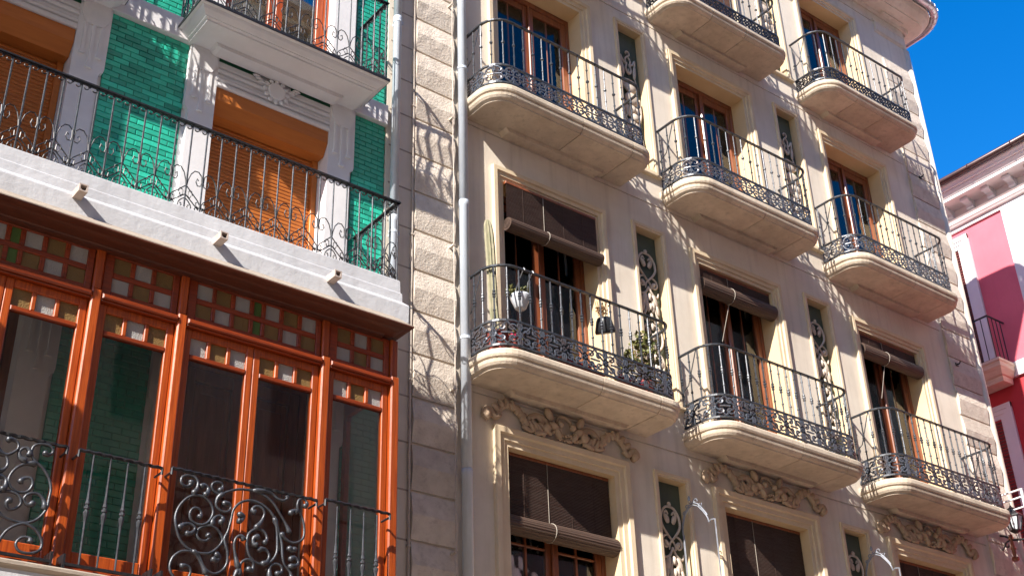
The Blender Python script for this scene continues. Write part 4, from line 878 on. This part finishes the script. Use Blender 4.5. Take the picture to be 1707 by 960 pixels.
mb = MB(); mb.box(13.955, -3.01, 5.60, 14.0, 12, 5.78); part('frieze', mb, 'pinkwhite', PK)
def pk_prof(name, prof, m):
    mb = MB()
    for (x0, z0), (x1, z1) in zip(prof, prof[1:]):
        mb.quad((x0, -3.6, z0), (x0, 12, z0), (x1, 12, z1), (x1, -3.6, z1))
    return part(name, mb, m, PK)
pk_prof('cornice_moulding', [(13.99, 5.68), (13.90, 5.69), (13.88, 5.72), (13.86, 5.74), (13.86, 5.80), (13.83, 5.83), (13.99, 5.84)], 'roseeave')
pk_prof('cornice_frieze', [(13.985, 5.83), (13.985, 6.10)], 'roseeave')
pk_prof('cornice', [(13.99, 6.09), (13.55, 6.10), (13.55, 6.165), (13.52, 6.17), (13.50, 6.20), (13.46, 6.24), (13.45, 6.27), (13.42, 6.275), (13.40, 6.31), (13.36, 6.35), (13.36, 6.39), (14.2, 6.46)], 'roseeave')
pk_prof('cornice_fillet', [(13.56, 6.098), (13.535, 6.098), (13.535, 6.162), (13.56, 6.162)], 'pinkwhite')
for k in range(22):
    y = -2.1 + k * .498 + .0
    mb = MB(); mb.prism([(13.985, 5.90), (13.90, 5.91), (13.86, 5.95), (13.84, 6.0), (13.70, 6.03), (13.66, 6.05), (13.66, 6.09), (13.985, 6.09)], 'y', y - .07, y + .07)
    mb.v = [(v[0], v[1], v[2]) for v in mb.v]
    br = part('bracket', mb, 'pinkwhite', PK)
    for xx, hw, zz, rr0 in ((13.70, .085, 6.055, .035), (13.88, .08, 5.94, .03)): mb = MB(); mb.tube([(xx, y - hw, zz), (xx, y + hw, zz)], rr0, 8); part('bracket_scroll', mb, 'pinkwhite', br)
mb = MB(); mb.tube([(13.30, -3.6, 6.44), (13.30, 12, 6.44)], .065, 9); gk = part('gutter', mb, 'gutter', PK, smooth=True)
mb = MB()
for y in (-1.6, -.6, .4, 1.4, 2.4): mb.tube([(13.30, y - .012, 6.44), (13.30, y + .012, 6.44)], .072, 9)
part('gutter_seam', mb, 'gutter', gk)
mb = MB(); mb.quad((13.3, -3.6, 6.48), (13.3, 12, 6.48), (18, 12, 8.2), (18, -3.6, 8.2)); part('roof', mb, 'terracotta', PK)
for z0, z1, y0, y1, m in ((2.345, 5.46, 2.15, 3.75, 'pinkwhite'), (-1.2, 1.62, 2.08, 3.7, 'pinkwhite')):
    mb = MB()
    for d, e, f in ((0, .10, .05), (.10, .18, .035), (.18, .27, .02)):
        mb.box(13.99 - f, y0 + d, z0, 13.999, y0 + e, z1 - d); mb.box(13.99 - f, y1 - e, z0, 13.999, y1 - d, z1 - d); mb.box(13.989 - f, y0 + d, z1 - e, 13.998, y1 - d, z1 - d - .0005)
    sr = part('window_surround', mb, m, PK, fix=False)
    mb = MB(); mb.box(13.992, y0 + .27, z0, 13.996, y1 - .27, z1 - .27); part('opening', mb, 'dark', sr)
    k = 0; z = z0 + .05; mb = MB()
    while z < z1 - .3: mb.box(13.965, y0 + .271, z, 13.985, y1 - .271, z + .035); z += .062
    part('louvers', mb, 'redlouver', sr)['kind'] = 'stuff'
E3 = group_empty('balcony', PK, (13.7, 3, 2.3))
mb = MB(); mb.loops([[(13.93, 1.80 + o * .6, z), (13.42 + o, 1.80 + o * .6, z), (13.42 + o, 4.3, z), (13.93, 4.3, z)] for o, z in ((-.03, 2.30), (-.03, 2.25), (.0, 2.23), (.01, 2.15), (.05, 2.11), (.12, 2.02), (.16, 2.0), (.18, 1.90))]); part('slab', mb, 'pinkstone', E3)
mb = MB(); mb.box(13.425, 1.84, 3.215, 13.455, 4.25, 3.24); mb.box(13.4551, 1.84, 3.215, 14.0, 1.865, 3.24); mb.box(13.43, 1.84, 2.31, 13.45, 4.25, 2.325); part('handrail', mb, 'iron_black', E3)
for k in range(15): mb = MB(); mb.box(13.433, 1.845 + k * .155, 2.30, 13.447, 1.859 + k * .155, 3.214); part('bar', mb, 'iron_black', E3)
for k in range(3): mb = MB(); mb.box(13.58 + k * .14, 1.847, 2.30, 13.594 + k * .14, 1.861, 3.214); part('bar', mb, 'iron_black', E3)

# ------------------------------------------------------------------ houses across the street, seen only as reflections
OP = thing('opposite_house', 'plain rendered house with tall windows across the street', 'building', (2, -14, -10))
mb = MB(); H = []
for i in range(24):
    for j in range(7): H.append((-19 + i * 3.1, -17.6 + i * 3.1, -9 + j * 3.3, -6.6 + j * 3.3))
wall_grid(mb, -22, 60, -10.06, 13.4, -12.3, H)
for h in H: reveal(mb, *h, -12.3, -.25)
mb.quad((-22, -12.3, 13.4), (60, -12.3, 13.4), (60, -20, 13.8), (-22, -20, 13.8)); mb.quad((-22, -20, -10.06), (60, -20, -10.06), (60, -20, 13.8), (-22, -20, 13.8))
for x in (-22, 60): mb.quad((x, -12.3, -10.06), (x, -20, -10.06), (x, -20, 13.8), (x, -12.3, 13.4))
part('wall', mb, 'facade', OP)
wp = MB().box(-.75, -.03, -1.2, .75, .03, 1.2).mesh('window', 'oldshutter')
for h in H: link('window', wp, OP, ((h[0] + h[1]) / 2, -12.57, (h[2] + h[3]) / 2))
mb = MB(); mb.prism([(-12.3, 13.35), (-11.9, 13.4), (-11.85, 13.55), (-12.3, 13.6)], 'x', -22, 60); part('cornice', mb, 'facade', OP)

# ------------------------------------------------------------------ the house on the near side, whose projecting front and gallery shade the tiled wall
NB = thing('neighbour_house', 'rendered house with a projecting front and deep gallery beside the tiled building', 'building', (-10, 0, -10))
mb = MB(); mb.box(-15, -1.10, -10.06, -7.21, 9, 8.0); part('wall', mb, 'facade', NB)
mb = MB(); mb.cbox(-13.5, -1.88, -2.87, -7.21, -1.101, -2.40, .03); part('gallery_floor', mb, 'balcony', NB)
mb = MB(); mb.box(-13.5, -1.86, -1.42, -7.22, -1.83, -1.38); part('gallery_rail', mb, 'iron_black', NB)

# ------------------------------------------------------------------ drainpipes and cables
def downpipe(x, y, r, label, collars, brackets):
    t = thing('drainpipe', label, 'drainpipe', (x, y, -10), 'drainpipes on the street wall'); c = [-10.0] + collars + [7.3]
    for a, b in zip(c, c[1:]):
        mb = MB(); mb.lathe([(a, r), (b - .075, r), (b - .07, r * 1.08), (b - .012, r * 1.08), (b, r * 1.02)], 14, (x, y, 0)); part('pipe_section', mb, 'zinc', t, smooth=False).data.shade_smooth()
    for z in brackets:
        mb = MB(); mb.lathe([(z - .015, r * 1.1), (z + .015, r * 1.1)], 14, (x, y, 0)); mb.box(x - .012, y, z - .012, x + .012, .0, z + .012); mb.lathe([(z - .02, .012), (z + .02, .012)], 6, (x + r * 1.2, y - .01, 0)); part('bracket', mb, 'zinc', t)
    return t
downpipe(-.622, -.085, .056, 'tall grey drainpipe between rough quoin stones and the cactus balcony', [-6.6, -3.72, -.56, 2.4, 5.2], [-6.2, -4.85, -2.27, 1.3, 3.6])
downpipe(-1.535, -.085, .048, 'grey drainpipe in the seam between green tiles and cream wall', [-7.0, -4.2, -1.1, 1.62, 4.6], [-4.0, -1.3, 1.55, 4.0])
def cable(x, y, r, label, seed):
    rr = random.Random(seed); mb = MB(); z = -9.8; pts = []
    while z < 7.0: pts.append((x + rr.uniform(-.004, .004), y + rr.uniform(-.003, .003), z)); z += .22
    t = thing('cable', label, 'cable', (x, y, -10), 'cables clipped to the cream wall')
    mb.tube(pts, r, 6); part('cable_run', mb, 'cable', t)
    for k in range(9): m = MB(); m.box(x - .016, y - r - .002, -8 + k * 1.7, x + .016, .0, -7.98 + k * 1.7); part('clip', m, 'cable', t)
cable(-1.262, -.022, .013, 'pale cable running up the left side of the rough quoin', 1)
cable(-.775, -.105, .006, 'thin cable hanging over quoin stones just left of the tall drainpipe', 2)

# ------------------------------------------------------------------ reed blinds
def reed_blind(x0, x1, ztop, zroll, y, rr_, ry, label, loops=1, mcol='blind', roll=True, cordz=None):
    t = thing('reed_blind', label, 'blind', ((x0 + x1) / 2, y, ztop), 'reed blinds hanging at the windows')
    mb = MB(); n = max(2, int((ztop - zroll) / .0165)); h = (ztop - zroll) / n; vs = []
    for i in range(n):
        z = ztop - i * h
        for a, b in ((0, 0), (-.0055, .25), (-.0065, .6), (0, .93)): vs.append((y + a, z - b * h))
    nv = len(vs); mb.add([(x0, p, q) for p, q in vs] + [(x1, p, q) for p, q in vs], [(i, i + 1, nv + i + 1, nv + i) for i in range(nv - 1)])
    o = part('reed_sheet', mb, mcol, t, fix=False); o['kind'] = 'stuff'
    if roll:
        m = MB(); N = 44; sec = []
        for i in range(N):
            a = 2 * math.pi * i / N; k = 1 + (.045 if i % 2 else 0); sec.append((y - .02 + ry * k * math.cos(a), zroll - rr_ * .75 + rr_ * k * math.sin(a)))
        m.loops([[(x, p, q) for p, q in sec] for x in (x0 - .012, x1 + .012)]); part('roll', m, 'blindroll' if mcol == 'blind' else mcol, t, fix=False)
        m = MB()
        for xe, s in ((x0 - .013, -1), (x1 + .013, 1)):
            m.tube([(xe, y - .02 + q[0] * ry / rr_, zroll - rr_ * .75 + q[1]) for q in spiral(0, 0, rr_ * .85, rr_ * .15, 0, 14, 30)], .005, 4)
        part('roll_end', m, 'blind', t)['kind'] = 'stuff'
        xc = x0 + (x1 - x0) * .40
        m = MB(); m.tube([(xc, y - .02 + ry * 1.07 * math.cos(a), zroll - rr_ * .75 + rr_ * 1.07 * math.sin(a)) for a in [2 * math.pi * i / 18 for i in range(19)]], .004, 5)
        m.tube([(xc, y - .012, ztop), (xc, y - .012, zroll + .02)], .003, 4)
        if cordz: m.tube([(xc - .02, y - .02, zroll - rr_ * 1.7), (xc - .26, y - .03, cordz)], .0035, 4)
        part('cord', m, 'cord', t)
    m = MB()
    for f_ in (.18, .4, .62, .84):
        x = x0 + (x1 - x0) * f_; m.tube([(x, y - .009, ztop), (x, y - .009, zroll)], .0025, 4)
    part('binding', m, 'blind', t)['kind'] = 'stuff'
    m = MB(); m.cbox(x0, y - .012, ztop - .005, x1, y + .03, ztop + .03, .004); part('head_rail', m, 'brown', t)
    return t
reed_blind(.012, 1.392, -.035, -.555, -.035, .075, .085, 'half-lowered brown reed blind over the balcony with the cactus')
reed_blind(3.212, 4.577, -.035, -.23, .045, .105, .095, 'tightly rolled brown reed blind above the middle second-floor balcony', cordz=-1.05)
reed_blind(6.437, 7.768, -.035, -.23, .045, .10, .09, 'rolled brown reed blind above the balcony nearest the street corner', cordz=-1.0)
reed_blind(-.025, 1.428, -3.345, -4.035, .10, .095, .10, 'dark reed blind under the carved relief beside the drainpipe')
reed_blind(3.175, 4.615, -3.345, -4.75, .13, .09, .10, 'dark lowered reed blind below the middle carved relief')
reed_blind(6.40, 7.81, -3.345, -4.75, .13, .09, .10, 'dark lowered reed blind under the carved relief nearest the corner')
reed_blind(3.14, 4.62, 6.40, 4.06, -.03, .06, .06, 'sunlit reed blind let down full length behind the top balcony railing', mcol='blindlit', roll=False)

# ------------------------------------------------------------------ plants and pots of the cactus balcony
def leafy(name, pts, m, parent, size, seed, asp=.42):
    rr = random.Random(seed); mb = MB()
    for p, rad, n in pts:
        for _ in range(n):
            d = Vector((rr.gauss(0, 1), rr.gauss(0, 1), rr.gauss(0, 1))).normalized() * rad * rr.random() ** .4; c = Vector(p) + d
            a = Vector((rr.uniform(-1, 1), rr.uniform(-1, 1), rr.uniform(-.3, 1))).normalized(); b = a.cross(Vector((rr.uniform(-1, 1), rr.uniform(-1, 1), rr.uniform(-1, 1)))).normalized(); s = size * rr.uniform(.6, 1.3); k = a.cross(b) * s * .12
            mb.add([c, c + a * s * .5 + b * s * asp + k, c + a * s, c + a * s * .5 - b * s * asp + k], [(0, 1, 2), (0, 2, 3)])
    return part(name, mb, m, parent, fix=False)
t = thing('cactus', 'tall ribbed column cactus standing left on the balcony under the half-lowered blind', 'cactus', (-.40, -.36, -2.53))
mb = MB(); zs = [(-2.30, .036), (-2.0, .042), (-1.6, .045), (-1.3, .047), (-1.08, .046), (-.98, .040), (-.92, .024), (-.905, .006)]
lp = []
for z, r in zs:
    cx = -.42 - .10 * (z + 2.3) / 1.4 + .012 * math.sin(z * 4); lp.append([(cx + r * (1 + .16 * math.cos(i * math.pi)) * math.cos(2 * math.pi * i / 18), -.36 + r * (1 + .16 * math.cos(i * math.pi)) * math.sin(2 * math.pi * i / 18), z) for i in range(18)])
mb.loops(lp); part('stem', mb, 'cactus', t)
rr = random.Random(8); mb = MB()
for _ in range(420):
    z = rr.uniform(-2.2, -.93); a = rr.uniform(0, 6.28); r = .050 if z < -1.05 else .050 - (z + 1.05) * .3; cx = -.42 - .10 * (z + 2.3) / 1.4; c = Vector((cx + r * math.cos(a), -.36 + r * math.sin(a), z)); n = Vector((math.cos(a), math.sin(a), rr.uniform(-.3, .6))) * .016
    mb.add([c, c + n, c + Vector((0, 0, .0022))], [(0, 1, 2)])
o = part('spines', mb, 'cord', t, fix=False); o['kind'] = 'stuff'
mb = MB().lathe([(-2.53, .085), (-2.33, .115), (-2.31, .122), (-2.28, .122), (-2.28, .10), (-2.30, .09)], 14, (-.42, -.36, 0)); part('pot', mb, 'terracotta', t)
t = thing('hanging_planter', 'white glazed planter with sprigs hung on the railing in front of the window', 'planter', (-.15, -.50, -1.95), 'planters hung on the balcony railing')
mb = MB().lathe([(-1.945, .05), (-1.935, .062), (-1.83, .102), (-1.80, .110), (-1.785, .110), (-1.785, .096), (-1.82, .09)], 16, (-.165, -.45, 0)); part('pot', mb, 'potwhite', t, smooth=False).data.shade_smooth()
leafy('foliage', [((-.155, -.43, -1.74), .07, 70), ((-.28, -.42, -1.76), .05, 40), ((-.10, -.45, -1.72), .05, 30)], 'leaf', t, .045, 1)
mb = MB(); mb.tube([(-.23, -.43, -1.79), (-.21, -.5, -1.62), (-.21, -.585, -1.515), (-.21, -.60, -1.55)], .006, 5); mb.tube([(-.07, -.43, -1.79), (-.09, -.5, -1.62), (-.09, -.585, -1.515), (-.09, -.60, -1.55)], .006, 5); part('hook', mb, 'potwhite', t)
t = thing('hanging_planter', 'small dark bucket planter with dry stems tilting on the railing right of the window', 'planter', (1.03, -.5, -1.83), 'planters hung on the balcony railing')
mb = MB(); Rm = Matrix.Rotation(R(-20), 3, 'Y') @ Matrix.Rotation(R(14), 3, 'X'); pr = MB().lathe([(-.095, .10), (-.09, .112), (-.07, .118), (.05, .088), (.085, .07), (.095, .05), (.097, .02)], 18)
mb.add([tuple(Rm @ Vector(p) + Vector((1.03, -.45, -1.77))) for p in pr.v], pr.f); part('pot', mb, 'potdark', t, smooth=True)
leafy('foliage', [((.99, -.45, -1.60), .075, 60), ((1.03, -.45, -1.57), .06, 30)], 'dryleaf', t, .032, 2)
mb = MB()
for k in range(6): mb.tube([(1.0 + .02 * k - .05, -.45, -1.68), (.97 + .03 * k - .05, -.44, -1.5 + .02 * (k % 3))], .004, 4)
mb.tube([(1.0, -.45, -1.66), (1.0, -.56, -1.5), (1.0, -.60, -1.54)], .006, 5); part('stems', mb, 'dryleaf', t)
t = thing('potted_shrub', 'yellow-green leafy shrub in a pot at the right end of the cactus balcony', 'plant', (1.68, -.3, -2.53))
mb = MB().lathe([(-2.53, .09), (-2.32, .13), (-2.29, .14), (-2.27, .14), (-2.27, .12), (-2.30, .11)], 14, (1.68, -.32, 0)); part('pot', mb, 'terracotta', t)
leafy('foliage', [((1.66, -.32, -1.98), .22, 260), ((1.74, -.32, -1.74), .14, 150), ((1.48, -.34, -2.08), .10, 70), ((1.80, -.30, -2.1), .12, 90)], 'leaf', t, .055, 3)
mb = MB()
for k in range(7): mb.tube([(1.68, -.32, -2.28), (1.64 + .03 * k - .05, -.32, -2.05), (1.55 + .06 * k, -.33 + .02 * (k % 3), -1.8 - .06 * (k % 2))], .006, 4)
part('stems', mb, 'dryleaf', t)
for k, (x, w, lab) in enumerate(((.62, .62, 'trough of pink flowers on the balcony floor below the window'), (1.34, .40, 'shorter trough of pink blooms on the floor next to the leafy shrub'))):
    t = thing('flower_trough', lab, 'planter', (x, -.42, -2.53), 'flower troughs on the cactus balcony')
    mb = MB(); mb.loops([[(x - w / 2 - o, -.50 - o, z), (x + w / 2 + o, -.50 - o, z), (x + w / 2 + o, -.36 + o, z), (x - w / 2 - o, -.36 + o, z)] for o, z in ((-.02, -2.529), (.0, -2.45), (.008, -2.445), (.008, -2.43))]); part('trough', mb, 'terracotta', t)
    leafy('flowers', [((x + (i - 2) * w / 5, -.46, -2.40), .06, 34) for i in range(5)], 'flower', t, .035, 20 + k); leafy('foliage', [((x + (i - 2) * w / 5, -.44, -2.41), .06, 18) for i in range(5)], 'leaf', t, .04, 30 + k)
t = thing('flower_pot', 'small red pot with flowers behind the scroll band at the rounded corner', 'planter', (-.26, -.36, -2.53))
mb = MB().lathe([(-2.53, .06), (-2.38, .09), (-2.36, .095), (-2.34, .095), (-2.34, .08)], 12, (-.24, -.40, 0)); part('pot', mb, 'terracotta', t); leafy('flowers', [((-.24, -.42, -2.30), .08, 50)], 'flower', t, .04, 41); leafy('foliage', [((-.22, -.40, -2.26), .07, 30)], 'leaf', t, .05, 42)

# ------------------------------------------------------------------ lantern and sign frame at the street corner
t = thing('wall_lantern', 'blue-grey glass lantern on an iron arm below the corner balcony', 'lantern', (8.9, 0, -2.7))
mb = MB(); mb.tube([(8.9, .0, -2.60), (8.9, -.10, -2.63), (8.9, -.22, -2.72), (8.9, -.40, -2.76), (8.9, -.52, -2.72)], .016, 6); mb.tube([(8.9, .0, -2.85), (8.9, -.12, -2.72), (8.9, -.20, -2.70)], .012, 6); mb.tube([(8.9, a, b) for a, b in spiral(-.12, -2.77, .05, .015, 1.5, -3.5, 12)], .010, 5)
part('arm', mb, 'iron_black', t)
mb = MB(); mb.lathe([(-2.62, .05), (-2.60, .07), (-2.42, .125), (-2.41, .13)], 6, (8.9, -.29, 0)); part('glass_body', mb, 'potwhite', t)
mb = MB()
for i in range(6):
    a = 2 * math.pi * i / 6; mb.tube([(8.9 + .072 * math.cos(a), -.29 + .072 * math.sin(a), -2.60), (8.9 + .13 * math.cos(a), -.29 + .13 * math.sin(a), -2.41)], .010, 5)
mb.lathe([(-2.64, .03), (-2.62, .06), (-2.605, .075), (-2.595, .075)], 6, (8.9, -.29, 0)); mb.lathe([(-2.41, .15), (-2.395, .15), (-2.34, .08), (-2.30, .05), (-2.28, .06), (-2.25, .02), (-2.22, .005)], 6, (8.9, -.29, 0)); part('lantern_frame', mb, 'iron_black', t)
mb = MB().lathe([(-3.02, .035), (-3.0, .055), (-2.97, .05), (-2.95, .025), (-2.86, .03), (-2.84, .042), (-2.82, .03), (-2.73, .022), (-2.70, .04), (-2.68, .03), (-2.64, .028)], 10, (8.9, -.19, 0)); part('drop_finial', mb, 'brown', t)
t = thing('sign_frame', 'open white metal frame projecting from the corner wall just above the lantern', 'sign frame', (8.9, 0, -2.2))
mb = MB()
for z in (-2.05, -2.16, -2.31): mb.box(8.885, -.53, z - .009, 8.915, .0, z + .009)
mb.box(8.886, -.5299, -2.296, 8.914, -.50, -2.064); part('frame', mb, 'white', t, fix=False)
